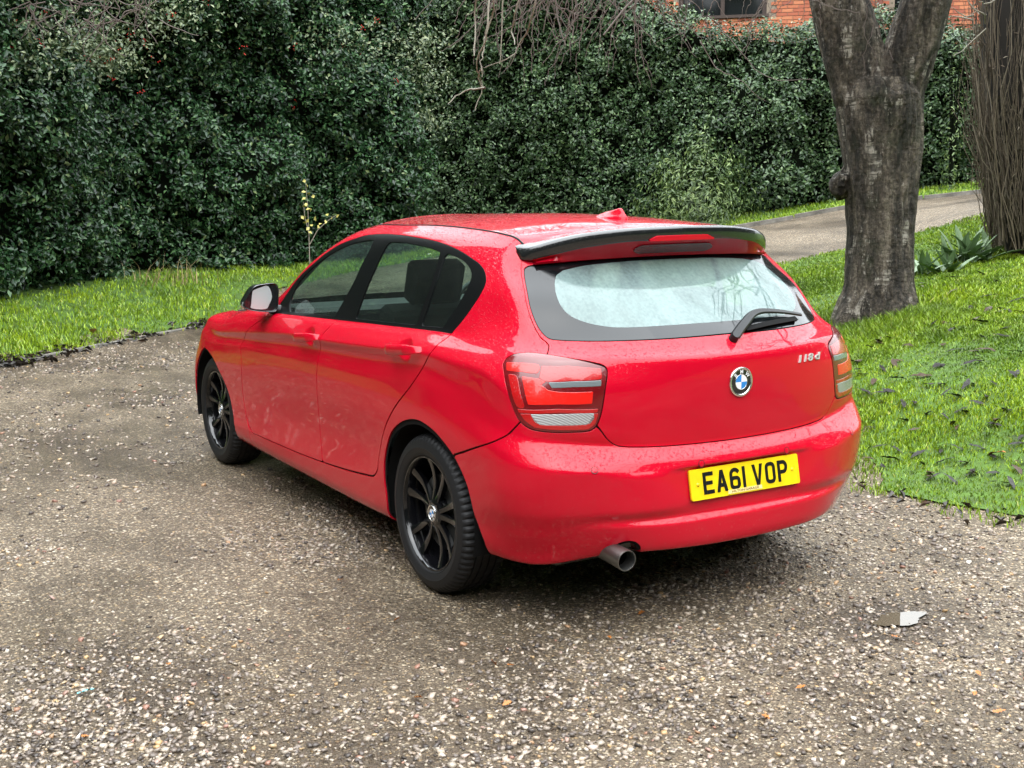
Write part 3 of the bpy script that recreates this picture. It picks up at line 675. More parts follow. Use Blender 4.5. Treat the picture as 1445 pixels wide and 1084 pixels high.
def extrude_poly(P, z0, z1):
    n = len(P); V = [(*p, z0) for p in P]+[(*p, z1) for p in P]
    F = [tuple(range(n, 2*n)), tuple(range(n))[::-1]]+[(i, (i+1) % n, (i+1) % n+n, i+n) for i in range(n)]
    return V, F
def lathe(profile, seg, axis='z', a0=0, a1=2*math.pi):
    """profile of (radius, height)"""
    full = abs(a1-a0-2*math.pi) < 1e-6; n = seg if full else seg+1
    V = []; F = []
    for k in range(n):
        a = a0+(a1-a0)*k/seg
        for r, h in profile: V.append((r*math.cos(a), r*math.sin(a), h))
    m = len(profile)
    for k in range(seg):
        k2 = (k+1) % n if full else k+1
        for i in range(m-1): F.append((k*m+i, k2*m+i, k2*m+i+1, k*m+i+1))
    return V, F
WHITE = material('white_enamel', (.85, .86, .86), .2, coat=1); BLUE = material('blue_enamel', (.012, .22, .62), .2, coat=1); BADGEBLACK = material('black_enamel', (.008, .008, .010), .25, coat=1)
def emblem(R, letters):
    m = Multi()
    m.add(*lathe([(R, -.004), (R, .0022), (R*.985, .0034), (R*.93, .0042), (R*.86, .0036), (R*.835, .0016)], 48), CHROME)
    m.add(*lathe([(R*.84, .0018), (R*.56, .0024), (R*.50, .0024)], 48), BADGEBLACK)
    m.add(*lathe([(R*.525, .0021), (R*.525, .0031), (R*.50, .0031), (R*.495, .002)], 48), CHROME)
    for q in range(4):
        a = np.linspace(q*math.pi/2, (q+1)*math.pi/2, 10)
        P = [(0, 0, .0026)]+[(R*.50*math.cos(t), R*.50*math.sin(t), .0026) for t in a]
        m.add(P, [tuple(range(len(P)))], BLUE if q % 2 == 1 else WHITE)
    if letters:
        for ch, ang in (('B', 138), ('M', 90), ('W', 42)):
            V, F = text_mesh(ch, R*.36, R*.008); t = math.radians(ang); r = R*.68
            c, s = math.cos(t-math.pi/2), math.sin(t-math.pi/2)
            m.add([(r*math.cos(t)+c*x-s*y, r*math.sin(t)+s*x+c*y, .0031) for x, y, _ in V], F, WHITE)
    return m
def frame(o, normal, up=(0, 0, 1)):
    n = Vector(normal).normalized(); x = Vector(up).cross(n).normalized(); y = n.cross(x)
    return Matrix(((x.x, y.x, n.x, o[0]), (x.y, y.y, n.y, o[1]), (x.z, y.z, n.z, o[2]), (0, 0, 0, 1)))
def castR(u, v):                                        # the same surface, mirrored, for points right of the centre line
    k = np.array([-1, 1, 1]); r = cast(CAM*k, ray(u, v)*k); r[:3] *= k; r[3:6] *= k; return r
rr = cast((-.0005, -3, .879), (0, 1, 0)); rr[0] = 0
emblem(.0545, True).build('emblem', tg, True, frame((0, rr[1]-.002, rr[2]), (0, rr[4], rr[5])))
# model badge
BADGE = material('silver_badge', (.72, .72, .71), .35, .55)
bp_ = castR(1140, 505)
V, F = text_mesh('118 d', .046, .0008, .22, 1.02)
m = Multi(); m.add([(x*1.5, y*.82, .004) for x, y, z in V], F, BADGE)
ed = {}
for f in F:
    for a, b in zip(f, f[1:]+f[:1]): ed[(a, b)] = 1
side_q = [(a, b) for (a, b) in ed if (b, a) not in ed]
V2 = []; F2 = []
for a, b in side_q:
    k = len(V2); V2 += [(V[a][0]*1.5, V[a][1]*.82, -.002), (V[b][0]*1.5, V[b][1]*.82, -.002), (V[b][0]*1.5, V[b][1]*.82, .004), (V[a][0]*1.5, V[a][1]*.82, .004)]; F2.append((k, k+1, k+2, k+3))
m.add(V2, F2, BADGE)
m.build('model_badge', tg, False, frame(bp_[:3], bp_[3:6]))['kind'] = 'stuff'

# number plate
def plate_yellow():
    m = material('yellow_plate', (.86, .60, .006), .32, coat=.5); N, L, b = nodes(m)
    n = noise(N, L, tex_coord(N, L), 14, 5, .65); r = ramp(N, [(.35, (.78, .53, .008)), (.7, (.90, .64, .006))]); L.new(n.outputs[0], r.inputs[0]); L.new(r.outputs[0], b.inputs['Base Color']); return m
YEL = plate_yellow(); INK = material('plate_black', (.006, .007, .009), .3, coat=.3); CREAM = material('cream_strip', (.85, .68, .28), .4); BROWN = material('brown_ink', (.16, .07, .02), .5)
def strip(pts, w=14., closed=False):
    P = np.array(pts, float); n = len(P); Lf = []; Rt = []
    for i in range(n):
        a = P[i]-P[i-1] if (i > 0 or closed) else P[1]-P[0]
        b = P[(i+1) % n]-P[i] if (i < n-1 or closed) else P[-1]-P[-2]
        a = a/np.linalg.norm(a); b = b/np.linalg.norm(b); t = a+b; t /= np.linalg.norm(t); nn = np.array([-t[1], t[0]]); k = w/2/max(.35, nn@np.array([-a[1], a[0]]))
        Lf.append(P[i]+nn*k); Rt.append(P[i]-nn*k)
    V = Lf+Rt; F = [(i, i+n, (i+1) % n+n, (i+1) % n) for i in range(n if closed else n-1)]
    return V, F
def rloop(x0, y0, x1, y1, r, k=5):
    out = []
    for cx, cy, a in ((x1-r, y0+r, -90), (x1-r, y1-r, 0), (x0+r, y1-r, 90), (x0+r, y0+r, 180)):
        out += [(cx+r*math.cos(math.radians(a+90*i/k)), cy+r*math.sin(math.radians(a+90*i/k))) for i in range(k+1)]
    return out
def quad(x0, y0, x1, y1): return [(x0, y0), (x1, y0), (x1, y1), (x0, y1)], [(0, 1, 2, 3)]
GLY = {
 'E': (50, [quad(0, 0, 14, 79), quad(14, 65, 48, 79), quad(14, 33, 44, 46.5), quad(14, 0, 49, 14)]),
 'A': (52, [([(0, 0), (14.5, 0), (22.5, 31), (26, 52), (26, 79), (18.5, 79)], [tuple(range(6))]), ([(52, 0), (33.5, 79), (26, 79), (26, 52), (29.5, 31), (37.5, 0)], [tuple(range(6))]), ([(19, 17), (33, 17), (29.5, 31), (22.5, 31)], [(0, 1, 2, 3)])]),
 '6': (50, [strip(rloop(7, 7, 43, 42, 12), 14, True), strip([(43, 60)]+[(43-18+18*math.cos(math.radians(a)), 56+16*math.sin(math.radians(a))) for a in range(20, 181, 20)]+[(7, 36)])]),
 '1': (14, [quad(0, 0, 14, 79)]),
 'V': (52, [([(0, 79), (18.5, 0), (26, 0), (26, 22), (14.5, 79)], [tuple(range(5))]), ([(52, 79), (37.5, 79), (26, 22), (26, 0), (33.5, 0)], [tuple(range(5))])]),
 'O': (50, [strip(rloop(7, 7, 43, 72, 13), 14, True)]),
 'P': (50, [quad(0, 0, 14, 79), strip([(14, 72), (28, 72)]+[(28+15*math.cos(math.radians(a)), 54+18*math.sin(math.radians(a))) for a in range(72, -73, -18)]+[(28, 36), (14, 36)])]),
}
PM = frame((0, -.8790, .533), (0, -math.cos(.198), math.sin(.198)))
m = Multi(); out = [(x/1000, y/1000) for x, y in rloop(-260, -55.5, 260, 55.5, 8)]
m.add(*extrude_poly(out, -.008, .0), YEL)
txt = 'EA61 VOP'; wid = sum(GLY[c][0] if c != ' ' else 11 for c in txt)+11*(len(txt)-1); x = -wid/2
for c in txt:
    if c == ' ': x += 22; continue
    w, parts = GLY[c]
    for i, (V, F) in enumerate(parts): m.add([((x+a)/1000, (b-38.5)/1000, .0012+.0001*i) for a, b in V], F, INK)
    x += w+11
m.add(*extrude_poly([(a/1000, b/1000) for a, b in [(-92, -51), (70, -51), (70, -37), (-92, -37)]], 0, .0016), CREAM)
V, F = text_mesh('HILTON GARAGE', .0125, .0002); m.add([(a*1.35-.011, b-.044, .0021) for a, b, _ in V], F, BROWN)
plate = m.build('number_plate', rb, False, PM)
for sx_ in (-1, 1):
    V, F = lathe([(.0, .0035), (.004, .0033), (.0062, .002), (.0065, 0)], 14); m = Multi(); m.add([(a+sx_*.226, b, c) for a, b, c in V], F, YEL if sx_ > 0 else YEL); m.build('plate_screw', rb, True, PM)
# parking sensors
for u, v in ((839, 663.6), (990, 654.5)):
    r = cast(CAM, ray(u, v))
    for sgn in (1, -1):
        V, F = lathe([(0, .0006), (.0105, .0006), (.0112, .0002), (.0118, -.001)], 22); m = Multi(); m.add(V, F, PAINT); m.build('parking_sensor', rb, True, frame((r[0]*sgn, r[1], r[2]), (r[3]*sgn, r[4], r[5])))
        V, F = lathe([(.0112, .0004), (.0136, .0004)], 22); m = Multi(); m.add(V, F, SATIN); m.build('sensor_ring', rb, True, frame((r[0]*sgn, r[1], r[2]), (r[3]*sgn, r[4], r[5])))

# rear wiper
w0 = castR(1034, 479); w1 = castR(1046, 463); w2 = castR(1063, 446.5); w3 = castR(1095, 444.5); w4 = castR(1127, 447.5); wb0 = castR(1050, 467); wb1 = castR(1122, 452)
def off(r, d): return r[:3]+r[3:6]*d
bm = bmesh.new()
tube(bm, [off(w0, -.004), off(w0, .012), off(w0, .026)], [.017, .017, .013], 16)
bm_obj('wiper_pivot', bm, SATIN, tg)
bm = bmesh.new(); cs = crom([off(w0, .022), off(w1, .026), off(w2, .024), off(w3, .020), off(w4, .014)], 6); ws = np.interp(np.linspace(0, 1, len(cs)), [0, .3, .55, 1], [.019, .018, .014, .007])
rings = []
nn_ = w2[3:6]
for i, p in enumerate(cs):
    t = cs[min(i+1, len(cs)-1)]-cs[max(i-1, 0)]; t /= np.linalg.norm(t); s = np.cross(nn_, t); s /= np.linalg.norm(s)
    w = ws[i]; rings.append([p+s*w+nn_*-.003, p+s*w*.7+nn_*.004, p-s*w*.7+nn_*.004, p-s*w+nn_*-.003])
loft(bm, rings, True, True); bm_obj('wiper_arm', bm, SATIN, tg)
bm = bmesh.new(); bl = [off(wb0, .008), off(castR(1085, 459), .008), off(wb1, .008)]
rings = []
for i, p in enumerate(crom(bl, 6)):
    s = np.cross(nn_, bl[2]-bl[0]); s /= np.linalg.norm(s); rings.append([p+s*.012+nn_*.004, p-s*.010+nn_*.004, p-s*.004-nn_*.007, p+s*.004-nn_*.007])
loft(bm, rings, True, True); bm_obj('wiper_blade', bm, MATT, tg)

# exhaust tail pipe
bm = bmesh.new(); pe = Vector((-.528, -.868, .300)); pd = Vector((-.02, -1, -.06)).normalized()
pts = [pe-pd*.45+Vector((.03, 0, .03)), pe-pd*.25, pe]
ax_ = pd.cross(Vector((0, 0, 1))).normalized(); ay_ = ax_.cross(pd)
def ring_(p, r): return [p+ax_*r*math.cos(t)+ay_*r*math.sin(t) for t in np.linspace(0, 2*math.pi, 28, endpoint=False)]
loft(bm, [ring_(pts[0], .036), ring_(pts[1], .0375), ring_(pe-pd*.004, .0385), ring_(pe, .0375), ring_(pe, .0350), ring_(pe-pd*.004, .0338), ring_(pe-pd*.20, .0338)], True)
bm_obj('exhaust_pipe', bm, STEEL, car)
bm = bmesh.new(); loft(bm, [ring_(pe-pd*.19, .0336), ring_(pe-pd*.05, .0332)], True); bm_obj('pipe_bore', bm, MATT, car)
bm = bmesh.new(); tube(bm, [(-.62, -.50, .30), (-.60, -.50, .30), (.45, -.50, .30), (.47, -.50, .30)], [.06, .10, .10, .06], 20); bm_obj('silencer', bm, STEEL, car)

# floor pan and wheel housings
bm = bmesh.new()
bm_box(bm, (0, 1.35, .25), (1.36, 1.95, .10)); bm_box(bm, (0, -.40, .40), (1.10, .62, .14)); bm_box(bm, (0, 2.9, .30), (1.1, .75, .14)); bm_box(bm, (0, 0, .30), (1.20, .12, .09)); bm_box(bm, (0, 2.69, .28), (1.20, .12, .09))
bm_obj('floor_pan', bm, MATT, car, False)
for sgn in (-1, 1):
    for yc in (0, 2.69):
        V, F = lathe([(.372, 0), (.372, .30), (.02, .30)], 28, a0=math.radians(-14), a1=math.radians(194)); m = Multi()
        m.add([(sgn*(.855-h), yc+a, .325+b) for a, b, h in V], F, MATT); m.build('wheel_housing', car, True)

# ---------------------------------------------------------------- wheels
def make_tyre():
    prof = [(.224, -.084), (.228, -.092), (.2335, -.0975), (.2345, -.0985), (.236, -.0975), (.245, -.1025), (.262, -.1055), (.2635, -.1065), (.266, -.1055), (.280, -.1035), (.292, -.0990), (.3015, -.0930), (.3075, -.0860), (.3115, -.0780)]
    tread = []
    for g in (-.047, -.016, .016, .047):
        tread += [(.3165, g-.0045), (.3095, g-.0035), (.3095, g+.0035), (.3165, g+.0045)]
    prof += [(.3145, -.069), (.3160, -.060)]+tread+[(.3160, .060), (.3145, .069)]
    prof += [(r, -h) for r, h in prof[:14]][::-1]
    prof += [(.2215, .075), (.2215, -.075), (.224, -.084)]
    N_ = 210; V = []; F = []; m = len(prof)
    for k in range(N_):
        for i, (r, h) in enumerate(prof):
            a = 2*math.pi*(k+abs(h)*9)/N_
            ah = abs(h); rr_ = r
            if r > .2925 and k % 3 == 0 and ah > .052: rr_ = r-(.0065 if r > .30 else .003)
            if r > .315 and ah < .052 and (k+int(h*200)) % 5 == 0: rr_ = r-.0045
            V.append((h, rr_*math.cos(a), rr_*math.sin(a)))
    for k in range(N_):
        for i in range(m-1): F.append((k*m+i, k*m+i+1, ((k+1) % N_)*m+i+1, ((k+1) % N_)*m+i))
    return V, F
def make_rim():
    bm = bmesh.new()
    def lat(profile, seg=72):
        rings = []
        for k in range(seg):
            a = 2*math.pi*k/seg; rings.append([bm.verts.new((h, r*math.cos(a), r*math.sin(a))) for r, h in profile])
        for k in range(seg):
            a, b = rings[k], rings[(k+1) % seg]
            for i in range(len(profile)-1): bm.faces.new((a[i], a[i+1], b[i+1], b[i]))
    lat([(.2275, -.082), (.2285, -.0885), (.2265, -.0930), (.2225, -.0930), (.2185, -.088), (.2155, -.078), (.2120, -.055), (.2000, .0), (.1985, .085)])
    lat([(.0, -.0735), (.034, -.0735), (.050, -.0720), (.058, -.066), (.062, -.050), (.062, -.02)], 40)
    # five V-shaped pairs of spokes
    for p in range(5):
        for s in (-1, 1):
            rings = []
            for t in np.linspace(0, 1, 9):
                r = .044+t*.190; offs = s*(.0105+.0470*t**1.1)
                w = .0150-.0035*math.sin(math.pi*min(1, t*1.1))+.0060*t**2; x = -.0715+.020*math.sin(math.pi*t*.82)-.025*t**2
                ang = math.radians(72*p)+offs/r
                c, sn = math.cos(ang), math.sin(ang); tv = (-sn, c); rv = (c, sn)
                th = .024
                sec = [(-w, .010), (-w*.92, .002), (-w*.45, 0), (w*.45, 0), (w*.92, .002), (w, .010), (w*.7, th), (-w*.7, th)]
                rings.append([(x+d, rv[0]*r+tv[0]*q, rv[1]*r+tv[1]*q) for q, d in sec])
            loft(bm, rings, True, True)
        a = math.radians(72*p+36); 
        tube(bm, [(-.066, .046*math.cos(a), .046*math.sin(a)), (-.0745, .046*math.cos(a), .046*math.sin(a))], .0075, 6)
    return bm
Vt, Ft = make_tyre()
first = None
for sgn in (-1, 1):
    for yc, stx in ((0, .762), (2.69, .752)):
        if first is None:
            w = bm_obj('wheel', make_rim(), WHEELBLACK, car, angle=35)
            bm = bmesh.new(); vs_ = [bm.verts.new(v) for v in Vt]; [bm.faces.new([vs_[i] for i in f]) for f in Ft]; ty = bm_obj('tyre', bm, RUBBER, w, angle=22)
            for e in (): pass
            m = Multi(); V, F = lathe([(.148, -.030), (.152, -.028), (.152, -.006), (.06, -.006), (.06, -.030), (.148, -.030)], 48); m.add([(h, a, b) for a, b, h in V], F, STEEL)
            V, F = lathe([(.198, .03), (.02, .03)], 40); m.add([(h, a, b) for a, b, h in V], F, MATT); disc = m.build('brake_disc', w, True)
            cap = emblem(.0335, True).build('centre_cap', w, True, frame((-.0755, 0, 0), (-1, 0, 0)))
            first = (w, [ty, disc, cap])
        else:
            w = first[0].copy(); COL.objects.link(w); w.parent = car
            for c in first[1]:
                k = c.copy(); COL.objects.link(k); k.parent = w
        w.location = (sgn*stx, yc, .3165)
        w.rotation_euler = (math.radians(98 if yc == 0 else 80)*(-sgn), 0, 0 if sgn < 0 else math.pi)
        if yc > 0: w.rotation_euler = (math.radians(97)*(-sgn), 0, (0 if sgn < 0 else math.pi)+math.radians(0))

# ---------------------------------------------------------------- door mirrors
MIRGLASS = material('mirror_glass', (.70, .80, .80), .32, .6)
rim = np.array([on_plane(u, v, 1, 1.735)[[0, 2]] for u, v in [(343.5, 431.5), (346.5, 423), (356, 407.5), (362, 403), (370, 401.2), (384, 399.6), (390.5, 401.5), (393, 408), (393, 420), (392.3, 431.5), (389.5, 438.5), (385, 440.3), (371.5, 440.3), (356, 438.8), (347, 436)]])
rim = crom(rim, 3, True); cen = rim.mean(0)
gls = np.array([on_plane(u, v, 1, 1.735)[[0, 2]] for u, v in [(355.6, 435.3), (355, 428), (356.5, 413), (358.5, 409.5), (368, 405.8), (378.5, 403.8), (384, 418), (380, 430), (375, 436.3)]])
for sgn in (1, -1):
    bm = bmesh.new(); rings = []
    for y, k, dz in ((1.742, .90, 0), (1.733, .955, 0), (1.730, .985, 0), (1.735, 1.0, 0), (1.76, 1.0, 0), (1.80, .96, -.001), (1.84, .84, -.004), (1.865, .64, -.008), (1.878, .34, -.010), (1.882, .06, -.012)):
        rings.append([(sgn*(cen[0]+(x-cen[0])*k), y+.02*(x-cen[0])*-4*.25, cen[1]+(z-cen[1])*k+dz) for x, z in rim])
    loft(bm, rings, True, True)
    mo = bm_obj('door_mirror', bm, BLACKGLOSS, car, angle=50)
    g2 = crom(gls, 3, True); V = [(sgn*x, 1.7375-.02*(x-cen[0]), z) for x, z in g2]; m = Multi(); m.add(V, [tuple(range(len(V)))], MIRGLASS); m.build('mirror_glass', mo)
    bm = bmesh.new(); tube(bm, [(sgn*-.83, 1.775, .985), (sgn*-.80, 1.77, .972), (sgn*-.775, 1.76, .968)], [.030, .028, .032], 12); bm_obj('mirror_arm', bm, SATIN, mo)
    # lighter indicator strip on the housing
    bm = bmesh.new(); lp = [rim[i] for i in (0, 2, 4, 6)]
    rings = [[(sgn*(cen[0]+(x-cen[0])*k1), 1.752+dy, cen[1]+(z-cen[1])*k1) for k1, dy in ((1.012, -.006), (1.012, .006), (.99, .006), (.99, -.006))] for x, z in [rim[43], rim[44], rim[0], rim[1], rim[2]]]
    loft(bm, rings, True, True); bm_obj('indicator_strip', bm, LAMPCLEAR, mo)

# ---------------------------------------------------------------- door handles
for dname, (ya, yb, za, zb) in (('front', (1.285, 1.045, .890, .912)), ('rear', (.285, .025, .942, .966))):
    for sgn in (1, -1):
        bm = bmesh.new(); rings = []
        for t in np.linspace(0, 1, 13):
            y = ya+(yb-ya)*t; z = za+(zb-za)*t; s = cast((-3, y, z), (1, 0, 0)); surf = s[0]
            for yy in (1.17, .165):
                pass
            xb = -.871 if dname == 'front' else -.868
            k = min(1, min(t, 1-t)/.16); o = .010+.030*k**.7; hh = .011+.010*k**.6
            rings.append([(sgn*(xb-o+.012*math.cos(a)*k-.004*math.cos(a)), y, z+hh*math.sin(a)) for a in np.linspace(0, 2*math.pi, 14, endpoint=False)])
        rings[0] = [(sgn*(-.862), ya+.006, p[2]) for p in rings[0]]; rings[-1] = [(sgn*(-.862), yb-.006, p[2]) for p in rings[-1]]
        loft(bm, rings, True, True)
        par = [o for o in car.children if o.name.startswith(dname+'_door')][0 if sgn == 1 else 1]
        bm_obj('door_handle', bm, PAINT, par, angle=70)

# ---------------------------------------------------------------- cabin
def rbox(name, c, s, mat, par, bev=.04, rot=None):
    bm = bmesh.new(); bm_box(bm, c, s, rot, bev); return bm_obj(name, bm, mat, par)
def seat(x, y, z, parent):
    st = rbox('seat', (x, y, z), (.50, .52, .16), SEAT, parent, .05)
    tilt = Matrix.Rotation(math.radians(18), 3, 'X')
    rbox('seat_back', (x, y-.30, z+.33), (.48, .13, .62), SEAT, st, .055, tilt)
    rbox('headrest', (x, y-.43, z+.735), (.27, .10, .20), SEAT, st, .045, tilt)
    bm = bmesh.new()
    bm.free()
    for s in (-1, 1): bm = bmesh.new(); tube(bm, [(x+s*.06, y-.38, z+.58), (x+s*.06, y-.42, z+.70)], .007, 8); bm_obj('headrest_post', bm, CHROME, st)
for x in (-.37, .37): seat(x, 1.28, .42, car)
rs = rbox('rear_seat', (0, .36, .45), (1.25, .50, .16), SEAT, car, .05)
rbox('rear_seat_back', (0, .02, .76), (1.25, .14, .56), SEAT, rs, .05, Matrix.Rotation(math.radians(22), 3, 'X'))
for x in (-.40, .40): rbox('rear_headrest', (x, -.10, 1.075), (.26, .09, .15), SEAT, rs, .04, Matrix.Rotation(math.radians(15), 3, 'X'))
rbox('parcel_shelf', (0, -.38, .955), (1.16, .42, .03), SEAT, car, .01)
rbox('dashboard', (0, 1.95, .86), (1.40, .36, .22), SATIN, car, .06)
V, F = lathe([(.185+.014*math.cos(a), .014*math.sin(a)) for a in np.linspace(0, 2*math.pi, 11)], 40)
m = Multi(); m.add(V, F, SATIN); m.add(*extrude_poly([(-.17, -.03), (.17, -.03), (.17, .02), (-.17, .02)], -.006, .006), SATIN)
m.build('steering_wheel', car, True, frame((.37, 1.66, .90), (0, -.9, .43)))
# ---------------------------------------------------------------- ground: flat drive by the car, rising to the right and to the hedges
def ctl(u, v, d): return at_dist(u, v, d)
LE = [ctl(-260, 566, 10.2), ctl(0, 518, 12.0), ctl(75, 502, 12.6), ctl(150, 487, 13.25), ctl(280, 462, 14.5), ctl(330, 452, 15.2)]             # left verge meets the drive
HB = [ctl(-420, 520, 11.5), ctl(-200, 468, 13.2), ctl(0, 430, 14.5), ctl(100, 412, 15.5), ctl(250, 385, 17.0), ctl(420, 375, 18.3), ctl(600, 355, 19.2)]   # left hedge foot
DF = [ctl(760, 360, 17.5), ctl(930, 338, 18.0), ctl(1070, 318, 18.5), ctl(1200, 294, 18.5), ctl(1365, 275, 18.5), ctl(1600, 250, 18.5), ctl(1900, 215, 19)]         # far edge of the upper drive
DN = [ctl(900, 430, 13.5), ctl(1000, 399, 14.2), ctl(1090, 375, 14.5), ctl(1190, 352, 15), ctl(1290, 328, 15), ctl(1370, 307, 15), ctl(1600, 262, 15), ctl(1900, 230, 15.5)]   # near edge
H2 = [ctl(480, 352, 21.6), ctl(600, 350, 21.0), ctl(750, 330, 20.5), ctl(900, 312, 20.3), ctl(1080, 300, 20), ctl(1190, 285, 20), ctl(1360, 263, 20), ctl(1600, 232, 20.5), ctl(1900, 200, 21)]
LAWN_E = [np.array([3.4, 3.2, 0]), np.array([2.55, 1.6, 0]), np.array([2.15, .75, 0]), np.array([1.83, .26, 0]), np.array([1.84, -.13, 0]), np.array([1.93, -.67, 0]), np.array([2.3, -1.6, 0]), np.array([3.1, -3.2, 0])]
TREE = ctl(1240, 448, 11.0); CONIF = ctl(1462, 352, 13.2)
pts = list(LE)+list(HB)+list(DF)+list(DN)+list(H2)+[TREE, CONIF, ctl(1400, 470, 9.6), ctl(1330, 400, 12.0), ctl(1440, 560, 7.7)]
zero = [(x, y, 0) for x in (-9, -6, -3, -1, 1.2) for y in (-9, -6, -3, 0, 3, 6)]+[(2.0, -3.2, 0), (2.6, -8, 0), (1.9, 0, 0), (2.2, 1.2, 0), (3.2, 3.4, .06), (3.5, 6, .12), (2.5, 8, .08), (5.5, 8.5, .45)]
CP = np.array([list(map(float, p)) for p in pts]+[list(map(float, z)) for z in zero])
def tps_fit(P, lam=.02):
    n = len(P); d = np.linalg.norm(P[:, None, :2]-P[None, :, :2], axis=2); K = np.where(d > 0, d*d*np.log(d+1e-9), 0)+lam*np.eye(n)
    Q = np.c_[np.ones(n), P[:, :2]]; A = np.block([[K, Q], [Q.T, np.zeros((3, 3))]])
    return np.linalg.solve(A, np.r_[P[:, 2], 0, 0, 0])
TW = tps_fit(CP)
def hz(X, Y):
    X = np.asarray(X, float); Y = np.asarray(Y, float); sh = X.shape; X = X.ravel(); Y = Y.ravel()
    X2 = np.clip(X, -12, 22); Y2 = np.clip(Y, -12, 22); out = np.zeros(len(X))
    for a in range(0, len(X), 20000):
        q = np.c_[X2[a:a+20000], Y2[a:a+20000]]; d = np.linalg.norm(q[:, None]-CP[None, :, :2], axis=2); K = np.where(d > 0, d*d*np.log(d+1e-9), 0)
        out[a:a+20000] = K@TW[:-3]+TW[-3]+q@TW[-2:]
    # level where the car stands
    dx = np.maximum(np.maximum(-12-X, X-1.7), 0); dy = np.maximum(np.maximum(-12-Y, Y-6.5), 0); dd = np.hypot(dx, dy); k = np.clip(dd/1.6, 0, 1); k = k*k*(3-2*k)
    out = np.clip(out*k, -.05, 2.2)
    return out.reshape(sh)
def sheet(name, P, mat, lift, step, kind='structure', rough=0., inset=0.):
    """ground patch: the terrain inside the polygon P (xy)"""
    P = np.asarray(P)[:, :2]; x0, y0 = P.min(0)-.01+min(inset, 0); x1, y1 = P.max(0)+.01-min(inset, 0)
    nx = max(2, int((x1-x0)/step)); ny = max(2, int((y1-y0)/step)); gx, gy = np.meshgrid(np.linspace(x0, x1, nx+1), np.linspace(y0, y1, ny+1))
    A = np.zeros((gx.size, 8)); A[:, 0] = A[:, 6] = gx.ravel(); A[:, 1] = A[:, 7] = gy.ravel()
    i = np.arange(gx.size).reshape(gx.shape); a, b, c, d = [q.ravel() for q in (i[:-1, :-1], i[:-1, 1:], i[1:, 1:], i[1:, :-1])]
    A, T = clip(A, np.concatenate([np.c_[a, b, c], np.c_[a, c, d]]), sdf(P, A[:, 6:8])+inset+(.10*fnoise(A[:, 0], A[:, 1], .45, 77) if inset > 0 else 0))
    A[:, 2] = hz(A[:, 0], A[:, 1])+lift
    if rough: A[:, 2] += rough*(fnoise(A[:, 0], A[:, 1], 1.3, 3)+.5*fnoise(A[:, 0], A[:, 1], .45, 4))
    o = mesh_np(name, A[:, :3], T, mat)
    if kind: o['kind'] = kind
    return o
_perm = np.random.default_rng(3).random((4096,))
def fnoise(x, y, size, seed, z=None):
    """smooth value noise in -1..1"""
    x = np.asarray(x)/size; y = np.asarray(y)/size; z = np.zeros_like(x) if z is None else np.asarray(z)/size
    xi, yi, zi = [np.floor(q).astype(int) for q in (x, y, z)]; fx, fy, fz = x-xi, y-yi, z-zi
    fx, fy, fz = [q*q*(3-2*q) for q in (fx, fy, fz)]; r = 0
    for a in (0, 1):
        for b in (0, 1):
            for c in (0, 1):
                h = _perm[((xi+a)*73856093 ^ (yi+b)*19349663 ^ (zi+c)*83492791 ^ seed*2654435) % 4096]
                r = r+h*np.where(a, fx, 1-fx)*np.where(b, fy, 1-fy)*np.where(c, fz, 1-fz)
    return r*2-1

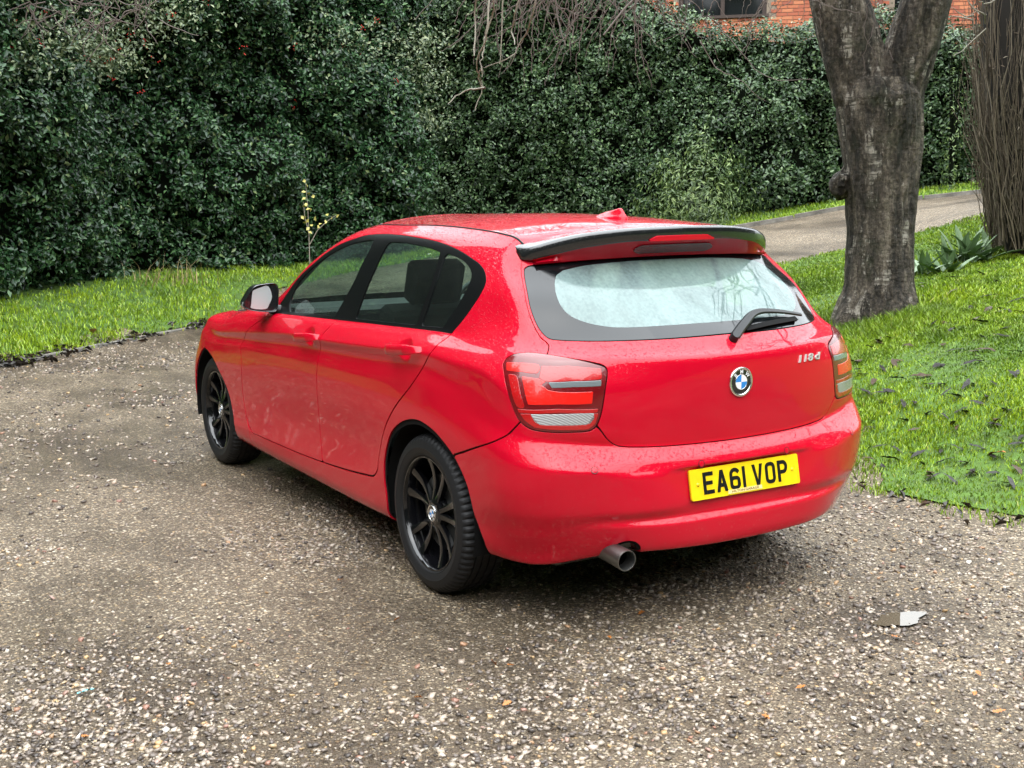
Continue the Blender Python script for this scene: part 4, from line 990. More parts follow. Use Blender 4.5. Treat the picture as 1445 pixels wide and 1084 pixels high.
# puddle and wetness shapes come from the same low spots
PUD = on_plane(1268, 876, 2, 0.)
def gravel_mat():
    m = material('wet_gravel', (.15, .13, .11), .6); N, L, b = nodes(m); co = tex_coord(N, L)
    wob = noise(N, L, co, 55, 2, .5)
    wv = N.new('ShaderNodeVectorMath'); wv.operation = 'MULTIPLY_ADD'; wv.inputs[1].default_value = (.012, .012, .012); L.new(wob.outputs['Color'], wv.inputs[0]); L.new(co, wv.inputs[2])
    def stones(scale):
        v = N.new('ShaderNodeTexVoronoi'); v.inputs['Scale'].default_value = scale; L.new(wv.outputs[0], v.inputs['Vector'])
        s = N.new('ShaderNodeSeparateColor'); L.new(v.outputs['Color'], s.inputs[0]); return v, s
    v1, s1 = stones(60); v2, s2 = stones(115)
    pal = [(0, (.07, .056, .042)), (.20, (.14, .115, .088)), (.42, (.24, .20, .155)), (.62, (.36, .31, .245)), (.78, (.52, .47, .385)), (.88, (.48, .36, .22)), (.94, (.66, .62, .54)), (1, (.78, .75, .68))]
    r1 = ramp(N, pal); L.new(s1.outputs[0], r1.inputs[0]); r2 = ramp(N, pal); L.new(s2.outputs[0], r2.inputs[0])
    e1 = ramp(N, [(.25, (1, 1, 1)), (.62, (0, 0, 0))]); L.new(v1.outputs['Distance'], e1.inputs[0])
    e2 = ramp(N, [(.25, (1, 1, 1)), (.65, (0, 0, 0))]); L.new(v2.outputs['Distance'], e2.inputs[0])
    fine = noise(N, L, co, 240, 3, .7); fc = ramp(N, [(.35, (.045, .035, .025)), (.65, (.18, .148, .108))]); L.new(fine.outputs[0], fc.inputs[0])
    # worn, compacted fines between looser stones; damp dark streaks along the wheel tracks
    st = tex_coord(N, L, 'Object', (1.0, .55, 1)); big = noise(N, L, st, .75, 6, .62); big2 = noise(N, L, st, 2.6, 5, .65)
    show = N.new('ShaderNodeMath'); show.operation = 'GREATER_THAN'; L.new(mathn(N, L, 'ADD', s1.outputs[1], mathn(N, L, 'MULTIPLY', mathn(N, L, 'SUBTRACT', big.outputs[0], .5), 1.6)), show.inputs[0]); show.inputs[1].default_value = .32
    f1 = mathn(N, L, 'MULTIPLY', e1.outputs[0], show.outputs[0]); f2 = mathn(N, L, 'MULTIPLY', e2.outputs[0], mathn(N, L, 'GREATER_THAN', s2.outputs[1], .35))
    c = mixc(N, L, f2, fc.outputs[0], r2.outputs[0]); c = mixc(N, L, f1, c, r1.outputs[0])
    damp = ramp(N, [(.37, (.34, .285, .235)), (.46, (.66, .585, .49)), (.57, (1.08, .985, .85))]); L.new(mathn(N, L, 'ADD', mathn(N, L, 'MULTIPLY', big.outputs[0], .6), mathn(N, L, 'MULTIPLY', big2.outputs[0], .4)), damp.inputs[0])
    c = mixc(N, L, 1.0, c, damp.outputs[0], 'MULTIPLY')
    # soaked ground round the puddle
    pv = N.new('ShaderNodeVectorMath'); pv.operation = 'SUBTRACT'; L.new(co, pv.inputs[0]); pv.inputs[1].default_value = (PUD[0]-.05, PUD[1], 0); ps = N.new('ShaderNodeVectorMath'); ps.operation = 'MULTIPLY'; ps.inputs[1].default_value = (1, 1.5, 0); L.new(pv.outputs[0], ps.inputs[0])
    pl = N.new('ShaderNodeVectorMath'); pl.operation = 'LENGTH'; L.new(ps.outputs[0], pl.inputs[0]); pn = noise(N, L, co, 9, 4, .6); dd = mathn(N, L, 'ADD', pl.outputs['Value'], mathn(N, L, 'MULTIPLY', mathn(N, L, 'SUBTRACT', pn.outputs[0], .5), .45))
    wet = ramp(N, [(.10, (.38, .35, .32)), (.55, (1, 1, 1))]); L.new(dd, wet.inputs[0]); c = mixc(N, L, 1.0, c, wet.outputs[0], 'MULTIPLY'); L.new(c, b.inputs['Base Color'])
    rr_ = N.new('ShaderNodeMapRange'); rr_.inputs[1].default_value = .40; rr_.inputs[2].default_value = .62; rr_.inputs[3].default_value = .30; rr_.inputs[4].default_value = .62; L.new(big.outputs[0], rr_.inputs[0]); L.new(rr_.outputs[0], b.inputs['Roughness'])
    h = mathn(N, L, 'ADD', mathn(N, L, 'ADD', f1, mathn(N, L, 'MULTIPLY', f2, .5)), mathn(N, L, 'MULTIPLY', fine.outputs[0], .35))
    add_bump(m, h, 1.0, .011); return m
GRAVEL = gravel_mat()
def soil_mat():
    m = material('lawn_soil', (.03, .035, .012), .9); N, L, b = nodes(m); n = noise(N, L, tex_coord(N, L), 9, 6, .7)
    r = ramp(N, [(.3, (.03, .05, .008)), (.55, (.065, .13, .012)), (.8, (.095, .19, .02))]); L.new(n.outputs[0], r.inputs[0]); L.new(r.outputs[0], b.inputs['Base Color']); add_bump(m, n.outputs[0], .6, .03); return m
SOIL = soil_mat()
xy = lambda L_: np.array([p[:2] for p in L_])
# base sheet out to the horizon
ring = [-260, -120, -60, -35, -22]+list(np.arange(-14, 24.1, .75))+[32, 48, 80, 140, 260]
gx, gy = np.meshgrid(ring, ring); gz = hz(gx, gy)-.05
i = np.arange(gx.size).reshape(gx.shape); Fq = np.stack([i[:-1, :-1], i[:-1, 1:], i[1:, 1:], i[1:, :-1]], axis=2).reshape(-1, 4)
o = mesh_np('ground', np.c_[gx.ravel(), gy.ravel(), gz.ravel()], Fq, SOIL); tag(o, kind='structure')
# the drive, its upper branch included
le = xy(crom(LE, 6)); df = xy(crom(DF, 6)); dn = xy(crom(DN, 6)); lw = xy(crom(LAWN_E, 14)); lw = lw+.09*np.c_[fnoise(lw[:, 0], lw[:, 1], .30, 31), fnoise(lw[:, 0], lw[:, 1], .22, 32)]
mid = crom(np.array([LE[-1][:2], [3.4, 11.6], [5.6, 11.9], DF[0][:2]]), 6)
isl = crom(np.array([DN[0][:2], [4.6, 6.3], [4.1, 4.8], LAWN_E[0][:2]]), 6)
drive = poly([-14, -14], [4.5, -14], [3.6, -5.0], lw[::-1], isl[::-1], dn, [20, 6.5], df[::-1], mid[::-1], le[::-1], [-14, 2.5])
DRIVE = sheet('gravel_drive', drive, GRAVEL, .0, .16, inset=-.4)
isl_in = poly(lw, [3.6, -5.0], [4.5, -14], [22, -14], [22, 4.5], dn[::-1], isl)
LAWN = sheet('lawn', isl_in, SOIL, .006, .12, rough=.012, inset=.14)
hb = xy(crom(HB, 6)); h2 = xy(crom(H2, 6))
verge = poly(le, mid, df, [21, 8], [22, 12], h2[::-1]+[.4, .4], hb[::-1]+[.3, .5], [-14, 6])
VERGE = sheet('grass_verge', verge, SOIL, .006, .16, rough=.015, inset=.10)
# ---------------------------------------------------------------- foliage helpers
def big_mesh(name, V, T, mat, parent=None, smooth=False, kind=None):
    me = bpy.data.meshes.new(name); V = np.ascontiguousarray(V, np.float32); T = np.ascontiguousarray(T, np.int32)
    me.vertices.add(len(V)); me.vertices.foreach_set('co', V.ravel())
    n, k = T.shape
    me.loops.add(n*k); me.loops.foreach_set('vertex_index', T.ravel()); me.polygons.add(n); me.polygons.foreach_set('loop_start', np.arange(0, n*k, k, dtype=np.int32))
    if smooth: me.polygons.foreach_set('use_smooth', np.ones(n, bool))
    me.update(calc_edges=True); me.materials.append(mat)
    o = link(bpy.data.objects.new(name, me), parent)
    if kind: o['kind'] = kind
    return o
def unit(a): return a/(np.linalg.norm(a, axis=-1, keepdims=True)+1e-12)
def leaves(P, N, size, aspect=.5, fold=.25, jit=.8, seed=1, tang=None):
    """one folded leaf (two triangles) per point"""
    r = np.random.default_rng(seed); n = len(P)
    N = unit(N+r.normal(0, jit, (n, 3))); t = r.normal(0, 1, (n, 3)) if tang is None else tang+r.normal(0, .5, (n, 3))
    t = unit(t-N*(t*N).sum(1, keepdims=True)); s = np.cross(N, t); L = np.asarray(size)[:, None]; W = L*aspect/2
    base = P-t*L*.5; tip = P+t*L*.5-N*L*.10; l = P+s*W+N*L*fold*.4; q = P-s*W+N*L*fold*.4
    V = np.stack([base, q, tip, l], axis=1).reshape(-1, 3); k = np.arange(n)[:, None]*4
    return V, np.concatenate([k+[0, 1, 2], k+[0, 2, 3]])
def leaf_mat(name, stops, rough=.38, trans=.0, spec=.5):
    m = material(name, (.03, .06, .03), rough, spec=spec); N, L, b = nodes(m); g = N.new('ShaderNodeNewGeometry')
    r = ramp(N, stops); L.new(g.outputs['Random Per Island'], r.inputs[0]); L.new(r.outputs[0], b.inputs['Base Color'])
    if trans: b.inputs['Subsurface Weight'].default_value = 0
    return m
HOLLY = leaf_mat('holly_leaf', [(0, (.006, .020, .007)), (.42, (.016, .050, .017)), (.75, (.038, .092, .032)), (.95, (.082, .16, .058)), (1, (.16, .20, .08))], .27, spec=.36)
HEDGELEAF = leaf_mat('clipped_hedge_leaf', [(0, (.014, .034, .011)), (.4, (.034, .072, .026)), (.8, (.074, .128, .050)), (1, (.16, .23, .10))], .3, spec=.4)
PALELEAF = leaf_mat('pale_leaf', [(0, (.05, .08, .035)), (.5, (.10, .14, .065)), (1, (.20, .23, .11))], .4)
YEW = leaf_mat('yellow_green_leaf', [(0, (.030, .060, .014)), (.5, (.075, .13, .032)), (1, (.16, .22, .06))], .45)
YELLOW = leaf_mat('yellow_autumn_leaf', [(0, (.34, .30, .05)), (1, (.58, .52, .16))], .5)
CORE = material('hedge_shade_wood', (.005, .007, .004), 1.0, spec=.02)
BERRY = material('red_berry', (.62, .03, .02), .25, coat=.5)

def hedge(name, label, path, height, depth, n, leaf, mat, seed, group=None, lump=.22, over=None, face=1, top_round=.5, aspect=.52):
    """path: foot polyline (n,2), the visible face on its right-hand side; height(s01) in metres"""
    r = np.random.default_rng(seed); path = np.asarray(path); seg = np.linalg.norm(np.diff(path, axis=0), axis=1); cum = np.r_[0, np.cumsum(seg)]; Ltot = cum[-1]
    def at(s): return np.c_[np.interp(s, cum, path[:, 0]), np.interp(s, cum, path[:, 1])]
    def nrm(s):
        d = at(np.minimum(s+.4, Ltot))-at(np.maximum(s-.4, 0)); d = unit(d); return np.c_[d[:, 1], -d[:, 0]]*face
    def surf(s, t, inset):
        p = at(s); nn = nrm(s); H = height(s/Ltot); Rr = top_round
        # t in metres of arc: up the face, then over the rounded top
        up = np.minimum(t, H-Rr); a = np.clip((t-(H-Rr))/Rr, 0, math.pi/2); flat = np.maximum(t-(H-Rr)-Rr*math.pi/2, 0)
        h = up+Rr*np.sin(a); inw = Rr*(1-np.cos(a))+flat
        bulge = lump*fnoise(s, t, 1.25, seed)+lump*.75*fnoise(s, t, .5, seed+1)+lump*.45*fnoise(s, t, .22, seed+5)-.10*np.exp(-t/.35)
        if over is not None: bulge = bulge+over(s/Ltot, h)
        N3 = unit(np.c_[nn*np.cos(a)[:, None], np.sin(a)]); N3 = unit(np.c_[nn*np.cos(a)[:, None], np.sin(a)+.02])
        z = hz(p[:, 0], p[:, 1]); P = np.c_[p-nn*inw[:, None], z+h]+N3*(bulge-inset)[:, None]
        return P, N3
    root = tag(empty(name, (*at(np.array([Ltot/2]))[0], float(hz(*at(np.array([Ltot/2]))[0])))), label, 'hedge', group)
    off_ = np.array(root.location)
    Hm = max(height(np.linspace(0, 1, 50))); s = r.random(n)*Ltot; t = r.random(n)*(Hm+depth*.8); ok = t < height(s/Ltot)+depth*.75; s, t = s[ok], t[ok]
    hole = fnoise(s, t, .34, seed+9)+.5*fnoise(s, t, .8, seed+10); inset = np.abs(r.normal(0, .11, len(s)))+np.clip(-hole-.45, 0, 1)*.25
    # leaves sit in sprays of eight that share a direction
    k8 = len(s)//8; s, t, inset = s[:k8], t[:k8], inset[:k8]; P, N3 = surf(s, t, inset); ax = unit(N3*.9+r.normal(0, .55, N3.shape)+[0, 0, .25])
    P = np.repeat(P, 8, axis=0)+np.repeat(ax, 8, axis=0)*r.uniform(-.03, .12, (k8*8, 1))+r.normal(0, .042, (k8*8, 3)); AX = np.repeat(ax, 8, axis=0); D8 = unit(r.normal(0, 1, P.shape)+AX*.4)
    V, T = leaves(P-off_, AX*1.1+[0, 0, .30], leaf*(.65+.7*r.random(len(P))), aspect, jit=.55, seed=seed, tang=D8)
    big_mesh('foliage', V, T, mat, root)
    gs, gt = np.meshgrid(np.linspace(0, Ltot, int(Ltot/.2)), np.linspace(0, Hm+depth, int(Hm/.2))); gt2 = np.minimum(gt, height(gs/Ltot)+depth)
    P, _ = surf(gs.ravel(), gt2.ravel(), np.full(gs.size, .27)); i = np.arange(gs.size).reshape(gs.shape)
    big_mesh('shade_core', P-off_, np.stack([i[:-1, :-1], i[:-1, 1:], i[1:, 1:], i[1:, :-1]], axis=2).reshape(-1, 4), CORE, root, True)  # near-black sheet stands in for the shade inside the hedge
    return root, surf, Ltot, off_
# left: tall holly hedge, its top out of the picture, ending at a return
hA = np.concatenate([xy(crom(HB, 5))[:-4], [xy([ctl(585, 356, 18.6)])[0]], [xy([ctl(612, 352, 19.8)])[0]]])
rootA, surfA, LA, offA = hedge('holly_hedge', 'tall dark green holly hedge with red berries behind the grass verge', hA, lambda q: np.full(np.shape(q), 5.6), 1.2, 165000, .072, HOLLY, 11, 'hedges round the drive', .46,
                         over=lambda q, h: .5*np.exp(-((q-.36)/.16)**2)*np.clip((h-2.2)/1.6, 0, 1))
hB = xy(crom(H2, 5))
# heights follow the silhouette: tall at its left end, clipped lower to the right
uB = np.linspace(0, 1, 60)
_cum = np.r_[0, np.cumsum(np.linalg.norm(np.diff(hB, axis=0), axis=1))]; HBQ = []; HBH = []
for u, v in [(480, -110), (600, -100), (750, -80), (850, -55), (900, -18), (932, 16), (965, 27), (1050, 26), (1150, 24), (1220, 27), (1300, 32), (1370, 40), (1600, 45), (1900, 40)]:
    d_ = ray(u, 300)[:2]; cr_ = np.array([d_[0]*(p[1]-CAM[1])-d_[1]*(p[0]-CAM[0]) for p in hB]); s_ = float(np.interp(0, -cr_, _cum)); f_ = np.array([np.interp(s_, _cum, hB[:, 0]), np.interp(s_, _cum, hB[:, 1])])
    rr_v = ray(u, v); t_ = (np.linalg.norm(f_-CAM[:2])+.25)/np.linalg.norm(rr_v[:2]); HBQ.append(s_/_cum[-1]); HBH.append(CAM[2]+rr_v[2]*t_-float(hz(*f_))-.10)
def hB_h(q):
    return np.interp(q, HBQ, HBH)
rootB, surfB, LB, offB = hedge('clipped_hedge', 'clipped mid green evergreen hedge behind the upper gravel drive, brick house above it', hB, hB_h, 1.3, 175000, .064, HEDGELEAF, 23, 'hedges round the drive', .30, top_round=.35)

# holly berries and a paler overhanging bough on the left hedge
def berry_mesh(P, rad, seed):
    r = np.random.default_rng(seed); O = np.array([(1, 0, 0), (-1, 0, 0), (0, 1, 0), (0, -1, 0), (0, 0, 1), (0, 0, -1)], float); T0 = np.array([(0, 2, 4), (2, 1, 4), (1, 3, 4), (3, 0, 4), (2, 0, 5), (1, 2, 5), (3, 1, 5), (0, 3, 5)])
    V = (P[:, None]+O[None]*rad).reshape(-1, 3); T = (np.arange(len(P))[:, None, None]*6+T0[None]).reshape(-1, 3); return V, T
r_ = np.random.default_rng(5); B = []
def sA(u):                                                # position along the left hedge for a photo column
    d = ray(u, 300)[:2]; q = np.array([np.cross(d, p-CAM[:2]) for p in hA]); cum = np.r_[0, np.cumsum(np.linalg.norm(np.diff(hA, axis=0), axis=1))]
    return float(np.interp(0, -q, cum)) if q[0] > q[-1] else float(np.interp(0, q, cum))
for u, v in [(55, 58), (12, 66), (8, 88), (122, 82), (140, 82), (152, 84), (106, 84), (205, 58), (214, 84), (168, 66), (197, 130), (156, 108), (415, 68), (437, 88), (512, 37), (530, 28), (517, 80), (505, 68), (455, 82), (481, 66), (415, 148), (446, 147), (560, 117), (290, 4), (500, 74), (345, 70), (182, 48), (240, 20), (20, 30), (60, 20)]:
    s = sA(u); best = None
    pz = 16.; nn = at_dist(u, v, np.linalg.norm(surfA(np.array([s]), np.array([3.5]), np.array([0.]))[0][0]-CAM)-.12)
    B.append(nn+r_.normal(0, .035, (r_.integers(4, 10), 3)))
Vb, Tb = berry_mesh(np.concatenate(B)-offA, .012, 3); big_mesh('berries', Vb, Tb, BERRY, rootA, True, 'stuff')
C = []
for u, v, n, sp in [(120, 75, 900, .32), (150, 84, 400, .22), (60, 40, 900, .40), (20, 80, 500, .35), (190, 30, 700, .35), (235, 15, 500, .3), (110, 60, 300, .25), (590, 60, 600, .30), (600, 110, 500, .25), (596, 170, 400, .22), (480, 60, 500, .4), (505, 80, 400, .35)]:
    s = sA(u); c = at_dist(u, v, np.linalg.norm(surfA(np.array([s]), np.array([3.5]), np.array([0.]))[0][0]-CAM)-.15); C.append(c+r_.normal(0, sp, (n, 3))*[1, 1, .55])
C = np.concatenate(C); V, T = leaves(C-offA, np.tile([-.3, -.6, .7], (len(C), 1)), .060*(.6+.7*r_.random(len(C))), .5, seed=6); big_mesh('pale_boughs', V, T, PALELEAF, rootA)

# ---------------------------------------------------------------- shrubs and small plants
def shrub(name, label, u, v, d, ru, rv, n, leaf, mat, seed, cat='shrub', aspect=.3):
    r = np.random.default_rng(seed); c = at_dist(u, v, d); k = d/FPX; foot = np.array([c[0], c[1], float(hz(c[0], c[1]))])
    root = tag(empty(name, foot), label, cat)
    D = unit(r.normal(0, 1, (n, 3))); D[:, 2] = np.abs(D[:, 2])*1.0-.25*r.random(n); R = (r.random(n)**.4)*(1+.35*fnoise(D[:, 0]*2, D[:, 1]*2, .5, seed, D[:, 2]*2))
    ht = c[2]+rv*k-foot[2]; P = foot+D*R[:, None]*[ru*k, ru*k*.8, ht]
    P[:, 2] = np.maximum(P[:, 2], foot[2]+.02)
    V, T = leaves(P-foot, D+[0, 0, .3], leaf*(.6+.8*r.random(n)), aspect, seed=seed, tang=D); big_mesh('foliage', V, T, mat, root)
    for j in range(7):
        bm = bmesh.new(); a = r.random()*6.28; tube(bm, [(0, 0, -.02), (.25*ru*k*math.cos(a), .25*ru*k*math.sin(a), ht*.4), (.6*ru*k*math.cos(a), .6*ru*k*math.sin(a), ht*.8)], [.02, .014, .005], 5); bm_obj('stem', bm, CORE, root)
    return root
shrub('loose_shrub', 'loose yellowish green shrub growing out at the foot of the clipped hedge', 985, 250, 19.4, 92, 66, 5200, .085, YEW, 31)
shrub('loose_shrub', 'small bright yellow leaved bush on the clipped hedge beside the bare conifer', 1352, 40, 19.8, 18, 14, 0+500, .06, YEW, 35)

GRASSB = leaf_mat('grass_blade', [(0, (.09, .14, .010)), (.3, (.17, .27, .010)), (.75, (.25, .385, .014)), (.95, (.32, .45, .025)), (1, (.40, .37, .09))], .42)
N, L, b = nodes(GRASSB); _c = b.inputs['Base Color'].links[0].from_socket; _n = noise(N, L, tex_coord(N, L), 1.1, 6, .68); _r = ramp(N, [(.36, (.48, .56, .7)), (.52, (1, 1, 1)), (.68, (1.25, 1.12, .8))]); L.new(_n.outputs[0], _r.inputs[0]); L.new(mixc(N, L, 1.0, _c, _r.outputs[0], 'MULTIPLY'), b.inputs['Base Color'])
def blades(P, h, w, seed, lean=.45):
    r = np.random.default_rng(seed); n = len(P); a = r.random(n)*6.283; s = np.c_[np.cos(a), np.sin(a), np.zeros(n)]; b = r.random(n)*6.283; l = np.c_[np.cos(b), np.sin(b), np.zeros(n)]*(r.random(n)*lean)[:, None]
    h = h[:, None]; w = w[:, None]; up = np.array([0, 0, 1.]); m = P+up*h*.55+l*h*.35; tip = P+up*h*.9+l*h*1.05
    V = np.stack([P-s*w, P+s*w, m+s*w*.75, m-s*w*.75, tip], axis=1).reshape(-1, 3); k = np.arange(n)[:, None]*5
    return V, np.concatenate([k+[0, 1, 2], k+[0, 2, 3], k+[3, 2, 4]])
def grass(name, label, Pg, box, n, seed, hmul=1., extra=None):
    r = np.random.default_rng(seed); x = box[0]+(box[1]-box[0])*r.random(n); y = box[2]+(box[3]-box[2])*r.random(n)
    d = np.hypot(x-CAM[0], y-CAM[1]); rel = np.c_[x-CAM[0], y-CAM[1]]; az = np.degrees(np.arctan2(rel[:, 0], rel[:, 1])); okv = (az > math.degrees(YAW)-29) & (az < math.degrees(YAW)+29)
    keep = (r.random(n) < np.clip((8./d)**1.2, .12, 1)) & okv; x, y, d = x[keep], y[keep], d[keep]
    f = sdf(Pg, np.c_[x, y]); edge = .10*fnoise(x, y, .5, seed)+.06*fnoise(x, y, .17, seed+1); ins = f < .03+edge; x, y, d, f = x[ins], y[ins], d[ins], f[ins]
    pat = fnoise(x, y, .8, seed+2)+.6*fnoise(x, y, .3, seed+3)
    thin = r.random(len(x)) < np.clip(.75+.5*pat, .35, 1)*np.clip(.30-f/.35, .06, 1); x, y, d, f, pat = x[thin], y[thin], d[thin], f[thin], pat[thin]
    h = hmul*(.030+.025*r.random(len(x))+.018*np.clip(pat, 0, 1)); w = .0033*np.clip(d/6.5, 1, 2.0)*(.7+.6*r.random(len(x)))
    if extra is not None: h = h*extra(x, y)
    P = np.c_[x, y, hz(x, y)+.002]; V, T = blades(P, h, w, seed, .75); print(name, len(P))
    o = big_mesh(name, V, T, GRASSB); tag(o, label, 'grass', kind='stuff'); return o
def tuft(x, y): return 1+2.2*np.exp(-(((x-TREE[0])**2+(y-TREE[1])**2)/.55)**1)+1.5*np.exp(-((x-TREE[0]+.35)**2+(y-TREE[1]+.55)**2)/.12)
grass('lawn_grass', 'bright green short lawn grass round the forked tree', isl_in, (1.7, 13, -2.5, 9.5), 1350000, 41, .70, tuft)
grass('verge_grass', 'green grass growing along the foot of the hedges', verge, (-4, 16, 6, 16), 560000, 43, 1.2)
# ---------------------------------------------------------------- forked tree on the lawn
def bark_mat():
    m = material('cherry_bark', (.05, .045, .035), .65, spec=.25); N, L, b = nodes(m); co = tex_coord(N, L)
    n1 = noise(N, L, tex_coord(N, L, 'Object', (1, 1, .16)), 9, 8, .7); n2 = noise(N, L, co, 30, 6, .75)
    n3 = noise(N, L, tex_coord(N, L, 'Object', (1, 1, 7)), 5.5, 3, .65); n4 = noise(N, L, tex_coord(N, L, 'Object', (2.8, 2.8, .8)), 2.6, 9, .72)
    vb = N.new('ShaderNodeTexVoronoi'); vb.inputs['Scale'].default_value = 16; vb.feature = 'DISTANCE_TO_EDGE'; L.new(tex_coord(N, L, 'Object', (1, 1, .35)), vb.inputs['Vector'])
    f = mathn(N, L, 'ADD', mathn(N, L, 'MULTIPLY', n1.outputs[0], .6), mathn(N, L, 'MULTIPLY', n2.outputs[0], .4))
    c = ramp(N, [(.36, (.008, .007, .006)), (.45, (.034, .029, .022)), (.53, (.10, .082, .062)), (.62, (.26, .22, .165))]); L.new(f, c.inputs[0])
    pale = ramp(N, [(.56, (0, 0, 0)), (.60, (1, 1, 1))]); L.new(n4.outputs[0], pale.inputs[0])
    ln = ramp(N, [(.46, (0, 0, 0)), (.56, (1, 1, 1))]); L.new(n3.outputs[0], ln.inputs[0])
    col = mixc(N, L, mathn(N, L, 'MULTIPLY', pale.outputs[0], mathn(N, L, 'ADD', mathn(N, L, 'MULTIPLY', ln.outputs[0], .75), .15)), c.outputs[0], (.46, .42, .35))
    ms = noise(N, L, co, 3.2, 4, .6); mo = ramp(N, [(.55, (0, 0, 0)), (.72, (.6, .6, .6))]); L.new(ms.outputs[0], mo.inputs[0])
    col = mixc(N, L, mo.outputs[0], col, (.030, .042, .014)); L.new(col, b.inputs['Base Color'])
    h = mathn(N, L, 'ADD', mathn(N, L, 'ADD', n1.outputs[0], mathn(N, L, 'MULTIPLY', n2.outputs[0], .7)), mathn(N, L, 'ADD', mathn(N, L, 'MULTIPLY', n3.outputs[0], .3), mathn(N, L, 'MULTIPLY', vb.outputs[0], 1.2)))
    add_bump(m, h, 1.0, .09); return m
BARK = bark_mat(); TWIG = material('bare_twig', (.27, .24, .19), .8); TWIGDARK = material('dark_twig', (.13, .10, .088), .8)
tree = tag(empty('forked_tree', TREE), 'stout forked tree trunk with dark peeling bark standing on the lawn', 'tree')
TO = np.array(TREE)
def limb_mesh(name, path, rad, parent, seed, flare=0, seg=44, lump=.05, per=7):
    C_ = crom(np.array(path), per); R_ = np.interp(np.linspace(0, 1, len(C_)), np.linspace(0, 1, len(rad)), rad); rings = []
    for i, (c, r) in enumerate(zip(C_, R_)):
        t = C_[min(i+1, len(C_)-1)]-C_[max(i-1, 0)]; t = t/np.linalg.norm(t); a_ = np.cross(t, [0, 1, .01]); a_ /= np.linalg.norm(a_); b_ = np.cross(t, a_)
        an = np.linspace(0, 2*math.pi, seg, endpoint=False); arc = an*r
        lobes = 1+lump*1.6*fnoise(np.cos(an)*2.2, np.sin(an)*2.2, 1., seed, np.full(seg, i*.10*7/per))+lump*.8*fnoise(np.cos(an)*6, np.sin(an)*6, 1., seed+1, np.full(seg, i*.22*7/per))+lump*.5*fnoise(np.cos(an)*13, np.sin(an)*13, 1., seed+2, np.full(seg, i*.5*7/per))
        ridge = fnoise(np.cos(an)*9, np.sin(an)*9, 1., seed+3, np.full(seg, c[2]*1.6)); plate = fnoise(np.cos(an)*14, np.sin(an)*14, 1., seed+4, np.full(seg, c[2]*9)); lobes = lobes+(.018*np.abs(ridge)+.014*plate)*min(1, .16/r)*2
        if flare: z = c[2]; fl = math.exp(-max(z+.03, 0)/.16); lobes = lobes+fl*(.10+.22*np.maximum(0, np.cos(an*5+.6))**2+.08*np.cos(an*3+2))
        rings.append(c+(a_[None]*np.cos(an)[:, None]+b_[None]*np.sin(an)[:, None])*(r*lobes)[:, None])
    V = np.concatenate(rings); n = len(rings); i = np.arange(n*seg).reshape(n, seg); F = np.stack([i[:-1], np.roll(i, -1, 1)[:-1], np.roll(i, -1, 1)[1:], i[1:]], axis=2).reshape(-1, 4)
    return mesh_np(name, V, F, BARK, parent)
def tp(u, v, d=11.): return at_dist(u, v, d)-TO
pxm = 11./FPX
limb_mesh('trunk', [tp(1238, 470), tp(1238, 440), tp(1240, 400), tp(1242, 330), tp(1244, 250), tp(1243, 180), tp(1241, 135), tp(1243, 108)], [.355, .33, .288, .272, .295, .33, .352, .285], tree, 3, flare=1, lump=.05, seg=110, per=16)
limb_mesh('limb', [tp(1228, 190), tp(1217, 130), tp(1204, 75), tp(1186, 10), tp(1165, -70), tp(1130, -190), tp(1080, -330)], [.15, .245, .245, .232, .215, .18, .13], tree, 8, lump=.055, seg=90, per=14)
limb_mesh('limb', [tp(1258, 190), tp(1266, 130), tp(1281, 80), tp(1302, 15), tp(1325, -60), tp(1365, -190), tp(1420, -330)], [.14, .205, .208, .198, .18, .15, .11], tree, 13, lump=.06, seg=90, per=14)
limb_mesh('burl', [tp(1205, 262), tp(1192, 258), tp(1180, 254), tp(1174, 250)], [.10, .13, .11, .03], tree, 17, lump=.22, seg=24)
# crown of bare boughs above the picture and weeping twigs that hang into it
rt = np.random.default_rng(77); bmB = bmesh.new()
def bough(p, d, L_, r0, lev):
    pts = [p]; n = 5; dd = d
    for k in range(n):
        dd = unit(dd+rt.normal(0, .16, 3)+np.array([0, 0, -.05*lev])); p = p+dd*L_/n; pts.append(p)
    tube(bmB, pts, list(np.linspace(r0, r0*.45, n+1)), 6 if lev < 2 else 4, cap=False)
    if lev >= 3: return
    for k in range(4 if lev < 2 else 3):
        j = rt.integers(2, n+1); bough(pts[j], unit(dd*.6+rt.normal(0, .65, 3)+np.array([0, 0, .12])), L_*(.55+.25*rt.random()), r0*.5, lev+1)
for u, v, d in ((1080, -330, (-.5, -.1, .75)), (1095, -290, (-.8, .35, .5)), (1420, -330, (.5, .1, .8)), (1400, -280, (.3, -.8, .5)), (1110, -250, (-.5, -.7, .5))):
    bough(tp(u, v), np.array(d, float), 2.6, .10, 0)
o = bm_obj('bare_boughs', bmB, TWIGDARK, tree); o['kind'] = 'stuff'
def twig_px(bm, pts, d0, r0, r1, jit=.0):
    P_ = crom(np.array([at_dist(u, v, d0+jit*rt.normal())-TO for u, v in pts]), 4); P_ = P_+rt.normal(0, .006, P_.shape); tube(bm, P_, list(np.linspace(r0, r1, len(P_))), 4, cap=False); return P_
bm = bmesh.new()
for pts in ([(694, -60), (690, 10), (684, 55), (674, 98), (681, 122), (668, 157)], [(702, -60), (697, 5), (693, 30), (683, 62), (679, 88), (681, 110)], [(762, -60), (752, 20), (735, 62), (716, 82), (684, 96)], [(676, -60), (672, 20), (670, 80)],
            [(684, 124), (655, 128), (632, 146)], [(681, 96), (674, 110), (687, 128)], [(745, -40), (728, 15), (722, 45), (727, 62)], [(712, -60), (708, 30), (705, 90)]):
    twig_px(bm, pts, 9.4, .0085, .0035, .1)
